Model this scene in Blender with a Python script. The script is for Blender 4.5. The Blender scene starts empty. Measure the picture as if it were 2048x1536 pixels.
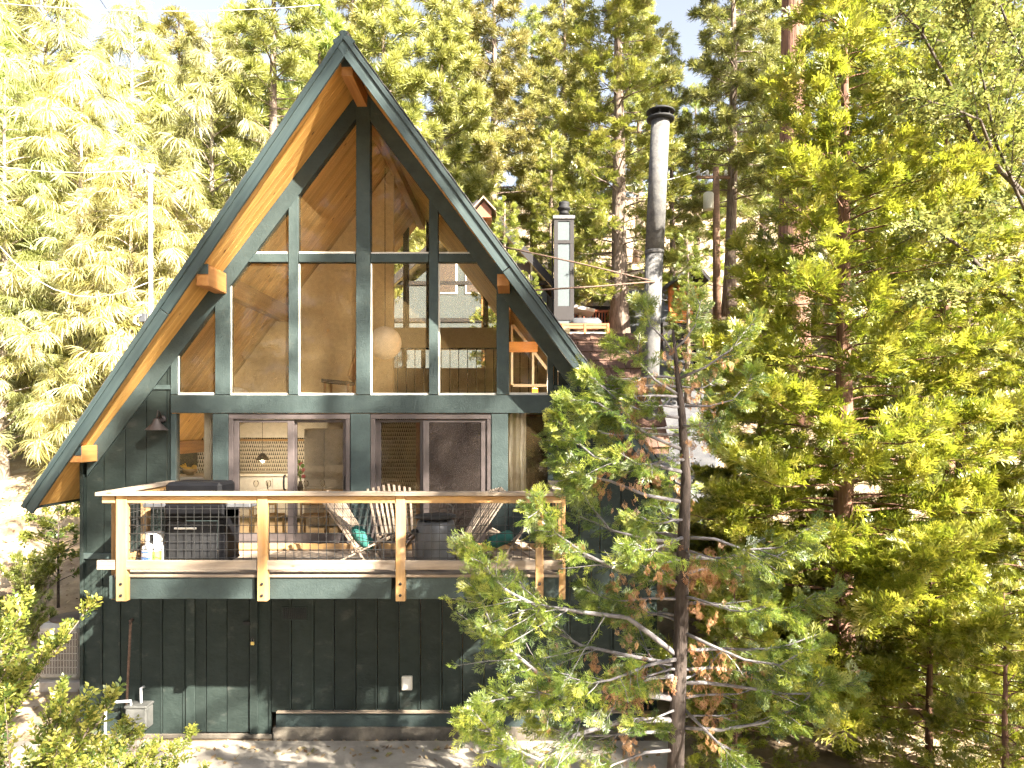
import bpy, bmesh, math, random
import numpy as np
from mathutils import Vector, Matrix

# ---------------------------------------------------------------- camera, sky, sun, exposure
F, VX, VY, CZ = 1420.0, 1035.0, 850.0, 4.65      # focal length in pixels of the photo, vanishing point, eye height
scene = bpy.context.scene
COL = scene.collection
cam_d = bpy.data.cameras.new('camera'); cam = bpy.data.objects.new('camera', cam_d); COL.objects.link(cam)
cam.location = (0, 0, CZ); cam.rotation_euler = (math.radians(90), 0, 0)
cam_d.sensor_width = 36; cam_d.lens = F / 2048 * 36
cam_d.shift_x = -(VX - 1024) / 2048; cam_d.shift_y = (VY - 768) / 2048
cam_d.clip_start = 0.05; cam_d.clip_end = 3000
scene.camera = cam

SUN = Vector((1.05, -1.0, 1.0)).normalized()       # direction towards the sun
elev = math.asin(SUN.z); azim = math.atan2(SUN.x, SUN.y)
world = bpy.data.worlds.new('World'); scene.world = world; world.use_nodes = True
wn = world.node_tree
sky = wn.nodes.new('ShaderNodeTexSky'); sky.sky_type = 'NISHITA'; sky.sun_disc = False
sky.sun_elevation = elev; sky.sun_rotation = azim; sky.air_density = 0.8; sky.dust_density = 6.0; sky.ozone_density = 0.6; sky.altitude = 1500
bg = wn.nodes['Background']; bg.inputs['Strength'].default_value = 0.05
veil = wn.nodes.new('ShaderNodeHueSaturation'); veil.inputs['Saturation'].default_value = .45; veil.inputs['Value'].default_value = 1.05   # thin bright haze over the whole sky
wn.links.new(sky.outputs[0], veil.inputs['Color']); wn.links.new(veil.outputs[0], bg.inputs['Color'])
sd = bpy.data.lights.new('sun', 'SUN'); sd.energy = 5.0; sd.angle = math.radians(0.6); sd.color = (1.0, 0.925, 0.785)
so = bpy.data.objects.new('sun', sd); COL.objects.link(so); so.location = (20, -20, 30)
so.rotation_euler = SUN.to_track_quat('Z', 'Y').to_euler()
vs = scene.view_settings
vs.view_transform = 'Standard'; vs.look = 'None'; vs.gamma = 1; vs.use_curve_mapping = False; vs.exposure = 3.25
cy = scene.cycles
cy.max_bounces = 5; cy.diffuse_bounces = 3; cy.glossy_bounces = 2; cy.transmission_bounces = 4; cy.transparent_max_bounces = 10
cy.caustics_reflective = False; cy.caustics_refractive = False; cy.sample_clamp_indirect = 6
cy.use_denoising = True; cy.use_adaptive_sampling = True; cy.adaptive_threshold = .028; cy.denoising_prefilter = 'NONE'; cy.adaptive_min_samples = 16

random.seed(7); RNG = np.random.default_rng(11)
def at(px, py, Y): return Vector(((px - VX) * Y / F, Y, CZ + (VY - py) * Y / F))

# ---------------------------------------------------------------- materials
def new_mat(name):
    m = bpy.data.materials.new(name); m.use_nodes = True
    nt = m.node_tree; b = nt.nodes['Principled BSDF']
    return m, nt, b
def nd(nt, t, **kw):
    n = nt.nodes.new(t)
    for k, v in kw.items(): setattr(n, k, v)
    return n
def ramp(nt, stops):
    r = nd(nt, 'ShaderNodeValToRGB')
    e = r.color_ramp.elements
    while len(e) < len(stops): e.new(0.5)
    for i, (p, c) in enumerate(stops): e[i].position = p; e[i].color = (*c, 1)
    return r
def rough_mat(name, c1, c2, scale=8, rough=.7, bump=.2, stretch=(1, 1, 1), metallic=0, detail=6, bscale=None, spec=.4, c3=None, lo=.35, hi=.65):
    """two-tone noisy surface with bump, in object space"""
    m, nt, b = new_mat(name)
    tc = nd(nt, 'ShaderNodeTexCoord'); oi = nd(nt, 'ShaderNodeObjectInfo')
    add = nd(nt, 'ShaderNodeVectorMath', operation='ADD'); mul = nd(nt, 'ShaderNodeVectorMath', operation='MULTIPLY')
    sc = nd(nt, 'ShaderNodeVectorMath', operation='SCALE'); sc.inputs[3].default_value = 17.0
    comb = nd(nt, 'ShaderNodeCombineXYZ'); 
    for i in range(3): nt.links.new(oi.outputs['Random'], comb.inputs[i])
    nt.links.new(comb.outputs[0], sc.inputs[0])
    nt.links.new(tc.outputs['Object'], mul.inputs[0]); mul.inputs[1].default_value = stretch
    nt.links.new(mul.outputs[0], add.inputs[0]); nt.links.new(sc.outputs[0], add.inputs[1])
    n = nd(nt, 'ShaderNodeTexNoise'); n.inputs['Scale'].default_value = scale; n.inputs['Detail'].default_value = detail
    n.inputs['Roughness'].default_value = .65
    nt.links.new(add.outputs[0], n.inputs['Vector'])
    st = [(lo, c1), (hi, c2)] if c3 is None else [(lo, c1), (hi, c2), (min(.98, hi + .12), c3)]
    r = ramp(nt, st); nt.links.new(n.outputs['Fac'], r.inputs[0])
    hs = nd(nt, 'ShaderNodeHueSaturation'); mr = nd(nt, 'ShaderNodeMapRange')
    mr.inputs['To Min'].default_value = .82; mr.inputs['To Max'].default_value = 1.16
    nt.links.new(oi.outputs['Random'], mr.inputs['Value']); nt.links.new(mr.outputs[0], hs.inputs['Value'])
    nt.links.new(r.outputs[0], hs.inputs['Color']); nt.links.new(hs.outputs[0], b.inputs['Base Color'])
    b.inputs['Roughness'].default_value = rough; b.inputs['Metallic'].default_value = metallic
    b.inputs['Specular IOR Level'].default_value = spec
    if bump:
        n2 = nd(nt, 'ShaderNodeTexNoise'); n2.inputs['Scale'].default_value = bscale or scale * 2.5; n2.inputs['Detail'].default_value = 5
        nt.links.new(add.outputs[0], n2.inputs['Vector'])
        bp = nd(nt, 'ShaderNodeBump'); bp.inputs['Strength'].default_value = bump; bp.inputs['Distance'].default_value = .02
        nt.links.new(n2.outputs['Fac'], bp.inputs['Height']); nt.links.new(bp.outputs[0], b.inputs['Normal'])
    return m
def wood_mat(name, c1, c2, knot=None, rough=.65, grain=1.0, scale=6, grey=0):
    """grain runs along each piece's own X axis; dark knots"""
    m, nt, b = new_mat(name)
    tc = nd(nt, 'ShaderNodeTexCoord'); oi = nd(nt, 'ShaderNodeObjectInfo')
    comb = nd(nt, 'ShaderNodeCombineXYZ')
    for i in range(3): nt.links.new(oi.outputs['Random'], comb.inputs[i])
    sc = nd(nt, 'ShaderNodeVectorMath', operation='SCALE'); sc.inputs[3].default_value = 31.0
    nt.links.new(comb.outputs[0], sc.inputs[0])
    add = nd(nt, 'ShaderNodeVectorMath', operation='ADD')
    nt.links.new(tc.outputs['Object'], add.inputs[0]); nt.links.new(sc.outputs[0], add.inputs[1])
    mul = nd(nt, 'ShaderNodeVectorMath', operation='MULTIPLY'); mul.inputs[1].default_value = (.18, 2.6, 2.6)
    nt.links.new(add.outputs[0], mul.inputs[0])
    n = nd(nt, 'ShaderNodeTexNoise'); n.inputs['Scale'].default_value = scale; n.inputs['Detail'].default_value = 7; n.inputs['Distortion'].default_value = .6
    nt.links.new(mul.outputs[0], n.inputs['Vector'])
    r = ramp(nt, [(.32, c1), (.7, c2)]); nt.links.new(n.outputs['Fac'], r.inputs[0])
    col = r.outputs[0]
    if knot:
        v = nd(nt, 'ShaderNodeTexVoronoi'); v.inputs['Scale'].default_value = 2.6
        mu2 = nd(nt, 'ShaderNodeVectorMath', operation='MULTIPLY'); mu2.inputs[1].default_value = (.75, 1.5, 1.5)
        nt.links.new(add.outputs[0], mu2.inputs[0]); nt.links.new(mu2.outputs[0], v.inputs['Vector'])
        kr = ramp(nt, [(.045, (1, 1, 1)), (.085, (0, 0, 0))]); nt.links.new(v.outputs['Distance'], kr.inputs[0])
        mx = nd(nt, 'ShaderNodeMixRGB'); mx.inputs['Color2'].default_value = (*knot, 1)
        nt.links.new(kr.outputs[0], mx.inputs['Fac']); nt.links.new(col, mx.inputs['Color1']); col = mx.outputs[0]
    if grey:
        ng = nd(nt, 'ShaderNodeTexNoise'); ng.inputs['Scale'].default_value = 2.2; ng.inputs['Detail'].default_value = 8; ng.inputs['Roughness'].default_value = .7
        mg = nd(nt, 'ShaderNodeVectorMath', operation='MULTIPLY'); mg.inputs[1].default_value = (.8, 2.5, 2.5)
        nt.links.new(add.outputs[0], mg.inputs[0]); nt.links.new(mg.outputs[0], ng.inputs['Vector'])
        gr = ramp(nt, [(.42, (0, 0, 0)), (.66, (grey, grey, grey))]); nt.links.new(ng.outputs['Fac'], gr.inputs[0])
        mx = nd(nt, 'ShaderNodeMixRGB'); mx.inputs['Color2'].default_value = (.15, .125, .105, 1)
        nt.links.new(gr.outputs[0], mx.inputs['Fac']); nt.links.new(col, mx.inputs['Color1']); col = mx.outputs[0]
    hs = nd(nt, 'ShaderNodeHueSaturation'); mr = nd(nt, 'ShaderNodeMapRange')
    mr.inputs['To Min'].default_value = .78; mr.inputs['To Max'].default_value = 1.18
    nt.links.new(oi.outputs['Random'], mr.inputs['Value']); nt.links.new(mr.outputs[0], hs.inputs['Value'])
    nt.links.new(col, hs.inputs['Color']); nt.links.new(hs.outputs[0], b.inputs['Base Color'])
    b.inputs['Roughness'].default_value = rough; b.inputs['Specular IOR Level'].default_value = .35
    bp = nd(nt, 'ShaderNodeBump'); bp.inputs['Strength'].default_value = .25 * grain; bp.inputs['Distance'].default_value = .01
    nt.links.new(n.outputs['Fac'], bp.inputs['Height']); nt.links.new(bp.outputs[0], b.inputs['Normal'])
    return m
def plain(name, c, rough=.5, metallic=0, spec=.5):
    return rough_mat(name, tuple(x * .9 for x in c), tuple(min(1, x * 1.08) for x in c), 14, rough, .04, metallic=metallic, spec=spec)
def leaf_mat(name, cols, trans=.35, var=.14, gloss=.06, hue=0):
    m = bpy.data.materials.new(name); m.use_nodes = True; nt = m.node_tree
    for n in list(nt.nodes): nt.nodes.remove(n)
    out = nd(nt, 'ShaderNodeOutputMaterial')
    a = nd(nt, 'ShaderNodeAttribute'); a.attribute_name = 'tint'
    k = len(cols); r = ramp(nt, [(i / (k - 1), c) for i, c in enumerate(cols)])
    nt.links.new(a.outputs['Fac'], r.inputs[0])
    oi = nd(nt, 'ShaderNodeObjectInfo'); hs = nd(nt, 'ShaderNodeHueSaturation'); mr = nd(nt, 'ShaderNodeMapRange')
    mr.inputs['To Min'].default_value = 1 - var; mr.inputs['To Max'].default_value = 1 + var
    nt.links.new(oi.outputs['Random'], mr.inputs['Value']); nt.links.new(mr.outputs[0], hs.inputs['Value'])
    if hue:
        mh = nd(nt, 'ShaderNodeMapRange'); mh.inputs['To Min'].default_value = .5 - hue * .4; mh.inputs['To Max'].default_value = .5 + hue
        wn_ = nd(nt, 'ShaderNodeTexWhiteNoise'); wn_.noise_dimensions = '1D'; nt.links.new(oi.outputs['Random'], wn_.inputs['W'])
        nt.links.new(wn_.outputs['Value'], mh.inputs['Value']); nt.links.new(mh.outputs[0], hs.inputs['Hue'])
    nt.links.new(r.outputs[0], hs.inputs['Color'])
    d = nd(nt, 'ShaderNodeBsdfDiffuse'); t = nd(nt, 'ShaderNodeBsdfTranslucent'); g = nd(nt, 'ShaderNodeBsdfGlossy'); g.inputs['Roughness'].default_value = .45
    mx = nd(nt, 'ShaderNodeMixShader'); mx.inputs[0].default_value = trans
    mg = nd(nt, 'ShaderNodeMixShader'); mg.inputs[0].default_value = gloss
    nt.links.new(hs.outputs[0], d.inputs[0]); nt.links.new(hs.outputs[0], t.inputs[0])
    nt.links.new(d.outputs[0], mx.inputs[1]); nt.links.new(t.outputs[0], mx.inputs[2])
    nt.links.new(mx.outputs[0], mg.inputs[1]); nt.links.new(g.outputs[0], mg.inputs[2]); nt.links.new(mg.outputs[0], out.inputs[0])
    return m
def glass_mat(name, dust=.055, dcol=(.46, .32, .15), tint=(.96, .95, .92)):
    m = bpy.data.materials.new(name); m.use_nodes = True; nt = m.node_tree
    for n in list(nt.nodes): nt.nodes.remove(n)
    out = nd(nt, 'ShaderNodeOutputMaterial')
    tr = nd(nt, 'ShaderNodeBsdfTransparent'); tr.inputs[0].default_value = (*tint, 1)
    gl = nd(nt, 'ShaderNodeBsdfGlossy'); gl.inputs['Roughness'].default_value = .0
    fr = nd(nt, 'ShaderNodeFresnel'); fr.inputs[0].default_value = 1.28
    m1 = nd(nt, 'ShaderNodeMixShader'); nt.links.new(fr.outputs[0], m1.inputs[0]); nt.links.new(tr.outputs[0], m1.inputs[1]); nt.links.new(gl.outputs[0], m1.inputs[2])
    df = nd(nt, 'ShaderNodeBsdfDiffuse'); df.inputs[0].default_value = (*dcol, 1)
    tc = nd(nt, 'ShaderNodeTexCoord'); n = nd(nt, 'ShaderNodeTexNoise'); n.inputs['Scale'].default_value = 2.2; n.inputs['Detail'].default_value = 8; n.inputs['Roughness'].default_value = .75
    nt.links.new(tc.outputs['Object'], n.inputs['Vector'])
    mr = nd(nt, 'ShaderNodeMapRange'); mr.inputs['From Min'].default_value = .3; mr.inputs['From Max'].default_value = .75
    mr.inputs['To Min'].default_value = dust * .45; mr.inputs['To Max'].default_value = dust * 1.7
    nt.links.new(n.outputs['Fac'], mr.inputs['Value'])
    m2 = nd(nt, 'ShaderNodeMixShader'); nt.links.new(mr.outputs[0], m2.inputs[0]); nt.links.new(m1.outputs[0], m2.inputs[1]); nt.links.new(df.outputs[0], m2.inputs[2])
    nt.links.new(m2.outputs[0], out.inputs[0]); return m
def emit_mat(name, c, s):
    m, nt, b = new_mat(name); b.inputs['Base Color'].default_value = (*c, 1)
    b.inputs['Emission Color'].default_value = (*c, 1); b.inputs['Emission Strength'].default_value = s; return m

M = {}
M['green'] = rough_mat('dark_green_paint', (.011, .017, .015), (.019, .027, .024), 3.2, .65, .45, (1, 1, 1.6), bscale=16, spec=.2, c3=(.046, .051, .045), detail=10, lo=.3, hi=.6)
M['trim'] = rough_mat('green_trim_paint', (.027, .039, .038), (.040, .055, .053), 3, .6, .25, (1.6, 1, 1.6), bscale=24, spec=.2, c3=(.052, .062, .056), detail=10, lo=.3, hi=.6)
M['fascia'] = rough_mat('weathered_green_fascia', (.018, .030, .032), (.036, .052, .052), 3, .55, .2, (.2, 6, 6), spec=.3)
M['ceiling'] = wood_mat('knotty_pine', (.40, .205, .050), (.58, .33, .10), knot=(.09, .03, .008), rough=.5)
M['ceiling_bright'] = wood_mat('knotty_pine_brightened', (.52, .28, .075), (.72, .44, .15), knot=(.14, .05, .015), rough=.5)  # same knotty pine for indoor planks, room brightness painted into a paler colour
M['beam'] = wood_mat('stained_beam', (.24, .105, .032), (.37, .185, .06), knot=(.10, .04, .015), rough=.55)
M['cedar'] = wood_mat('cedar_lumber', (.30, .155, .052), (.44, .27, .105), knot=(.10, .04, .015), rough=.75, grey=.5)
M['weathered'] = wood_mat('weathered_lumber', (.17, .125, .088), (.33, .265, .20), knot=(.09, .06, .04), rough=.9, grey=.8)
M['silver'] = wood_mat('silvered_sticks', (.17, .125, .09), (.30, .24, .185), rough=.85)
M['metalframe'] = rough_mat('taupe_aluminium', (.055, .044, .042), (.085, .068, .065), 6, .45, .03, metallic=.15, spec=.5)
M['black'] = rough_mat('black_enamel', (.002, .002, .003), (.004, .004, .005), 9, .6, .05, spec=.15)
M['blackmatte'] = rough_mat('black_matte', (.005, .005, .006), (.011, .011, .012), 9, .75, .1)
M['steel'] = rough_mat('galvanised', (.085, .083, .084), (.15, .144, .138), 11, .85, .3, spec=.12)
M['wire'] = plain('dark_wire', (.05, .05, .05), .45, .6)
M['can'] = rough_mat('grey_can', (.07, .072, .08), (.11, .113, .122), 4, .38, .06, (1, 1, .3), metallic=.25)
M['floor'] = wood_mat('pale_bounce_floor', (.52, .38, .24), (.68, .54, .37), rough=.5)  # floor wood made pale on purpose, bounces sunlight up to the ceiling
M['bronze'] = plain('bronze_metal', (.035, .027, .025), .5, .3)
M['white'] = plain('white_paint', (.50, .49, .47), .5)
M['offwhite'] = plain('off_white', (.60, .57, .50), .7)
M['beige'] = plain('beige_plaster', (.55, .42, .24), .8)
M['dark'] = plain('dark_interior', (.07, .05, .04), .8)
M['redbrown'] = plain('redbrown_panel', (.24, .09, .045), .6)
M['fridge'] = plain('grey_enamel', (.36, .35, .33), .35)
M['concrete'] = rough_mat('concrete', (.30, .265, .22), (.46, .41, .35), 1.6, .9, .25, bscale=26, c3=(.46, .42, .36), detail=10)
M['footing'] = rough_mat('stained_footing', (.07, .06, .048), (.17, .145, .115), 2.4, .95, .4, bscale=20, detail=10)
M['cushion'] = rough_mat('green_cushion', (.012, .085, .07), (.02, .12, .10), 30, .9, .4)
M['rust'] = rough_mat('rusty_pipe', (.07, .042, .03), (.14, .085, .06), 20, .8, .3)
M['pvc'] = plain('white_pvc', (.66, .66, .68), .4)
M['meter'] = rough_mat('grey_gas_box', (.05, .05, .047), (.085, .085, .08), 8, .6, .1)
M['acgrille'] = plain('ac_grille', (.36, .34, .30), .6)
M['brass'] = plain('brass', (.55, .42, .14), .35, .7)
M['glass'] = glass_mat('window_glass')
M['glass_clean'] = glass_mat('door_glass', .03)
M['screen'] = glass_mat('insect_screen', .5, (.042, .033, .029), (.5, .5, .5))
M['lantern'] = plain('paper_lantern', (.72, .62, .50), .9)
M['curtain'] = rough_mat('linen_curtain', (.58, .53, .44), (.72, .67, .57), 9, .9, .2)
M['shingle'] = rough_mat('brown_shingle', (.065, .034, .023), (.125, .068, .047), 9, .9, .5, bscale=40)
M['roofing'] = rough_mat('dark_roofing', (.035, .035, .035), (.07, .065, .06), 12, .9, .5)
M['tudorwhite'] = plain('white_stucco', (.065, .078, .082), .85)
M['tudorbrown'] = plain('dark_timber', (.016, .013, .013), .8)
M['cream'] = plain('cream_soffit', (.66, .54, .30), .8)
M['redwood'] = wood_mat('redwood_stain', (.30, .075, .03), (.42, .13, .06), rough=.6)
M['red'] = plain('red_paint', (.55, .02, .012), .4)
M['orange'] = wood_mat('orange_cabin', (.42, .12, .02), (.55, .20, .05), rough=.6)
M['asphalt'] = rough_mat('grey_asphalt', (.05, .05, .056), (.085, .083, .085), 3, .9, .3, bscale=60)
M['pole'] = wood_mat('pole_wood', (.12, .07, .045), (.22, .13, .085), rough=.9)
M['bark_red'] = rough_mat('redwood_bark', (.065, .03, .02), (.21, .115, .075), 4, .95, 1.0, (4.5, 4.5, .28), bscale=6, detail=8)
M['bark'] = rough_mat('grey_brown_bark', (.09, .062, .045), (.25, .19, .15), 5, .95, 1.0, (3, 3, .4), bscale=9, detail=8)
M['bark_pale'] = rough_mat('pale_bark', (.24, .19, .14), (.45, .39, .32), 5, .9, .6, (3, 3, .5), bscale=9)
M['bark_young'] = rough_mat('young_cedar_bark', (.02, .014, .011), (.065, .048, .04), 9, .95, .8, (2, 2, .6), bscale=18)
M['limb'] = rough_mat('silver_grey_limb', (.085, .075, .078), (.22, .205, .21), 9, .9, .5, bscale=25)
M['bark_dark'] = rough_mat('dark_oak_bark', (.035, .028, .022), (.09, .07, .055), 7, .95, .8, bscale=14)
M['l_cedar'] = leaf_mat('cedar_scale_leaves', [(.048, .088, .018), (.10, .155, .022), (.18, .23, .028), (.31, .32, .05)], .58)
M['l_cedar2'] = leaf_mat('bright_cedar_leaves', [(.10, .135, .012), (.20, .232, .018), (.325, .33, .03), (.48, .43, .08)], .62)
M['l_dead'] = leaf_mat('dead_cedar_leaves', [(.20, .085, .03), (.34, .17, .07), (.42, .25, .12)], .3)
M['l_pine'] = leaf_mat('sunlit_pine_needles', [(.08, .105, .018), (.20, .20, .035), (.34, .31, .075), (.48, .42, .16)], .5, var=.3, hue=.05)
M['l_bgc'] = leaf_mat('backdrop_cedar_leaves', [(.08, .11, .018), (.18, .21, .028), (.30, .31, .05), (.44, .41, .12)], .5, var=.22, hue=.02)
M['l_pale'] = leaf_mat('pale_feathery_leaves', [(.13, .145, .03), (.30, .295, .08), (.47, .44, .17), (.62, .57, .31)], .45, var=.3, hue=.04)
M['l_oak'] = leaf_mat('oak_leaves', [(.05, .07, .018), (.11, .13, .032), (.19, .20, .05), (.30, .29, .09)], .42, gloss=.02)
M['l_shrub'] = leaf_mat('shrub_leaves', [(.03, .06, .012), (.08, .112, .018), (.17, .185, .028), (.32, .295, .06)], .4, gloss=.03)
M['l_litter'] = leaf_mat('leaf_litter', [(.14, .075, .035), (.26, .17, .09), (.40, .30, .18), (.20, .19, .05)], .1)

# ---------------------------------------------------------------- object helpers
WM = {}
def link(o, parent=None, wm=None):
    COL.objects.link(o)
    wm = wm or Matrix.Identity(4)
    WM[o.name] = wm
    if parent is not None:
        o.parent = parent; o.matrix_parent_inverse = WM[parent.name].inverted()
    o.matrix_basis = wm
    return o
def tag(o, label, cat, group=None, kind=None):
    if label: o['label'] = label
    if cat: o['category'] = cat
    if group: o['group'] = group
    if kind: o['kind'] = kind
    return o
def thing(name, loc, label, cat, group=None, rz=0):
    o = bpy.data.objects.new(name, None); o.empty_display_size = .2
    link(o, None, Matrix.Translation(Vector(loc)) @ Matrix.Rotation(rz, 4, 'Z'))
    return tag(o, label, cat, group)
def mesh_obj(name, verts, faces, mat, parent=None, wm=None, smooth=False):
    me = bpy.data.meshes.new(name); me.from_pydata([tuple(v) for v in verts], [], faces); me.update()
    if smooth: me.polygons.foreach_set('use_smooth', [True] * len(me.polygons))
    o = bpy.data.objects.new(name, me)
    if mat: me.materials.append(mat)
    return link(o, parent, wm)
def bm_obj(name, bm, mat, parent=None, wm=None, smooth=False):
    me = bpy.data.meshes.new(name); bm.to_mesh(me); bm.free()
    if smooth: me.polygons.foreach_set('use_smooth', [True] * len(me.polygons))
    o = bpy.data.objects.new(name, me); me.materials.append(mat)
    return link(o, parent, wm)
def box_bm(sx, sy, sz, bev=.004):
    bm = bmesh.new(); bmesh.ops.create_cube(bm, size=1)
    bmesh.ops.scale(bm, vec=(sx, sy, sz), verts=bm.verts)
    b = min(bev, .3 * min(sx, sy, sz))
    if b > .0008: bmesh.ops.bevel(bm, geom=bm.edges[:], offset=b, segments=1, affect='EDGES')
    return bm
def box(name, x0, x1, y0, y1, z0, z1, mat, parent=None, bev=.004):
    c = Matrix.Translation(((x0 + x1) / 2, (y0 + y1) / 2, (z0 + z1) / 2))
    return bm_obj(name, box_bm(abs(x1 - x0), abs(y1 - y0), abs(z1 - z0), bev), mat, parent, c)
def pbox(name, px0, py0, px1, py1, Y, d, mat, parent=None, bev=.004):
    a = at(px0, py1, Y); b = at(px1, py0, Y)
    return box(name, a.x, b.x, Y, Y + d, a.z, b.z, mat, parent, bev)
def frame_of(p0, p1, up=Vector((0, 0, 1))):
    p0, p1 = Vector(p0), Vector(p1); x = (p1 - p0).normalized()
    up = Vector(up)
    if abs(x.dot(up)) > .98: up = Vector((0, 1, 0))
    y = up.cross(x).normalized(); z = x.cross(y)
    m = Matrix((x, y, z)).transposed().to_4x4(); m.translation = (p0 + p1) / 2
    return m
def beam(name, p0, p1, w, h, mat, parent=None, up=(0, 0, 1), bev=.004):
    """bar from p0 to p1 whose own X axis runs along it; w across, h along up"""
    L = (Vector(p1) - Vector(p0)).length
    return bm_obj(name, box_bm(L, w, h, bev), mat, parent, frame_of(p0, p1, up))
def prism(name, pts, y0, y1, mat, parent=None):
    """polygon of (x,z) pushed from y0 to y1"""
    cx = sum(p[0] for p in pts) / len(pts); cz = sum(p[1] for p in pts) / len(pts); cyy = (y0 + y1) / 2
    n = len(pts)
    v = [(p[0] - cx, y0 - cyy, p[1] - cz) for p in pts] + [(p[0] - cx, y1 - cyy, p[1] - cz) for p in pts]
    f = [tuple(range(n)), tuple(range(2 * n - 1, n - 1, -1))] + [(i, i + n, (i + 1) % n + n, (i + 1) % n) for i in range(n)]
    bm = bmesh.new(); vv = [bm.verts.new(a) for a in v]
    for q in f: bm.faces.new([vv[i] for i in q])
    bmesh.ops.recalc_face_normals(bm, faces=bm.faces)
    return bm_obj(name, bm, mat, parent, Matrix.Translation((cx, cyy, cz)))
def pprism(name, pxs, Y, d, mat, parent=None):
    return prism(name, [(at(x, y, Y).x, at(x, y, Y).z) for x, y in pxs], Y, Y + d, mat, parent)
def lathe(name, prof, loc, mat, parent=None, seg=20, rot=None):
    v, f = [], []
    for r, z in prof:
        for k in range(seg):
            a = 2 * math.pi * k / seg; v.append((r * math.cos(a), r * math.sin(a), z))
    for i in range(len(prof) - 1):
        for k in range(seg):
            f.append((i * seg + k, i * seg + (k + 1) % seg, (i + 1) * seg + (k + 1) % seg, (i + 1) * seg + k))
    f.append(tuple(range(seg - 1, -1, -1))); f.append(tuple((len(prof) - 1) * seg + k for k in range(seg)))
    wm = Matrix.Translation(Vector(loc))
    if rot is not None: wm = wm @ rot
    o = mesh_obj(name, v, f, mat, parent, wm)
    o.data.polygons.foreach_set('use_smooth', [len(p.vertices) == 4 for p in o.data.polygons])
    return o
def tube_data(pts, rad, seg=8, cap=True):
    pts = [Vector(p) for p in pts]; n = len(pts)
    if not hasattr(rad, '__len__'): rad = [rad] * n
    v, f = [], []; ref = Vector((.3, .2, 1)).normalized()
    for i, p in enumerate(pts):
        t = (pts[min(i + 1, n - 1)] - pts[max(i - 1, 0)]).normalized()
        r = ref if abs(t.dot(ref)) < .95 else Vector((1, 0, 0))
        a = t.cross(r).normalized(); b = t.cross(a)
        for k in range(seg):
            an = 2 * math.pi * k / seg; v.append(p + (a * math.cos(an) + b * math.sin(an)) * rad[i])
    for i in range(n - 1):
        for k in range(seg):
            f.append((i * seg + k, (i + 1) * seg + k, (i + 1) * seg + (k + 1) % seg, i * seg + (k + 1) % seg))
    if cap: f.append(tuple(range(seg))); f.append(tuple((n - 1) * seg + k for k in range(seg - 1, -1, -1)))
    return v, f
def tube(name, pts, rad, mat, parent=None, seg=8):
    v, f = tube_data(pts, rad, seg); c = Vector(pts[0])
    return mesh_obj(name, [p - c for p in v], f, mat, parent, Matrix.Translation(c), smooth=True)
def merge(parts):
    V, Fc, o = [], [], 0
    for v, f in parts:
        V += list(v); Fc += [tuple(i + o for i in q) for q in f]; o += len(v)
    return V, Fc
def quads_mesh(name, V, Q, mat, tint=None):
    me = bpy.data.meshes.new(name); n = len(V); q = len(Q); k = Q.shape[1]
    me.vertices.add(n); me.vertices.foreach_set('co', np.ascontiguousarray(V, np.float32).ravel())
    me.loops.add(q * k); me.loops.foreach_set('vertex_index', np.ascontiguousarray(Q, np.int32).ravel())
    me.polygons.add(q); me.polygons.foreach_set('loop_start', np.arange(0, q * k, k, dtype=np.int32))
    me.polygons.foreach_set('loop_total', np.full(q, k, np.int32))
    me.update(calc_edges=True); me.materials.append(mat)
    if tint is not None:
        a = me.attributes.new('tint', 'FLOAT', 'POINT'); a.data.foreach_set('value', np.ascontiguousarray(tint, np.float32))
    return me
# ---------------------------------------------------------------- terrain and ground
def sstep(a, b, x):
    t = np.clip((x - a) / (b - a), 0, 1); return t * t * (3 - 2 * t)
def ground_z(x, y):
    x = np.asarray(x, float); y = np.asarray(y, float)
    left = np.interp(y, [-60, 11.0, 13, 16, 22, 30, 45, 80, 250], [0, 0, .12, .75, 2.3, 4.1, 8.5, 20, 80])
    right = np.interp(y, [-60, 11.0, 14, 18, 22, 26, 32, 45, 80, 250], [0, 0, .35, 1.4, 3.3, 5.4, 8.5, 13, 26, 85])
    w = sstep(-7.5, 1.5, x); z = left * (1 - w) + right * w
    z = z + .10 * np.sin(x * .9 + y * .35) * sstep(12, 18, y) + .07 * np.sin(x * 2.1 - y * 1.3) * sstep(12, 20, y)
    z = z + .25 * sstep(7, 13, x) * sstep(4, 9, y)
    inside = (x > -6.9) & (x < 2.9) & (y > 10.2) & (y < 17.4)
    z = np.where(inside, np.minimum(z, -.05), z)
    return z
def gz(x, y): return float(ground_z(x, y))
xs = np.concatenate([np.linspace(-160, -26, 14), np.linspace(-25, 25, 126), np.linspace(26, 160, 14)])
ys = np.concatenate([np.linspace(-60, 0, 12), np.linspace(.5, 50, 120), np.linspace(52, 260, 26)])
GX, GY = np.meshgrid(xs, ys); GZ = ground_z(GX, GY) - .006
nx, ny = len(xs), len(ys)
idx = np.arange(nx * ny).reshape(ny, nx)
Q = np.stack([idx[:-1, :-1], idx[:-1, 1:], idx[1:, 1:], idx[1:, :-1]], -1).reshape(-1, 4)
m_ground = rough_mat('forest_floor', (.14, .098, .06), (.30, .225, .145), .9, .95, .6, bscale=14, c3=(.48, .41, .30), detail=10, lo=.38, hi=.58)
go = bpy.data.objects.new('ground', quads_mesh('ground', np.stack([GX, GY, GZ], -1).reshape(-1, 3), Q, m_ground))
go.data.polygons.foreach_set('use_smooth', [True] * len(go.data.polygons))
link(go); go['kind'] = 'structure'
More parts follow.
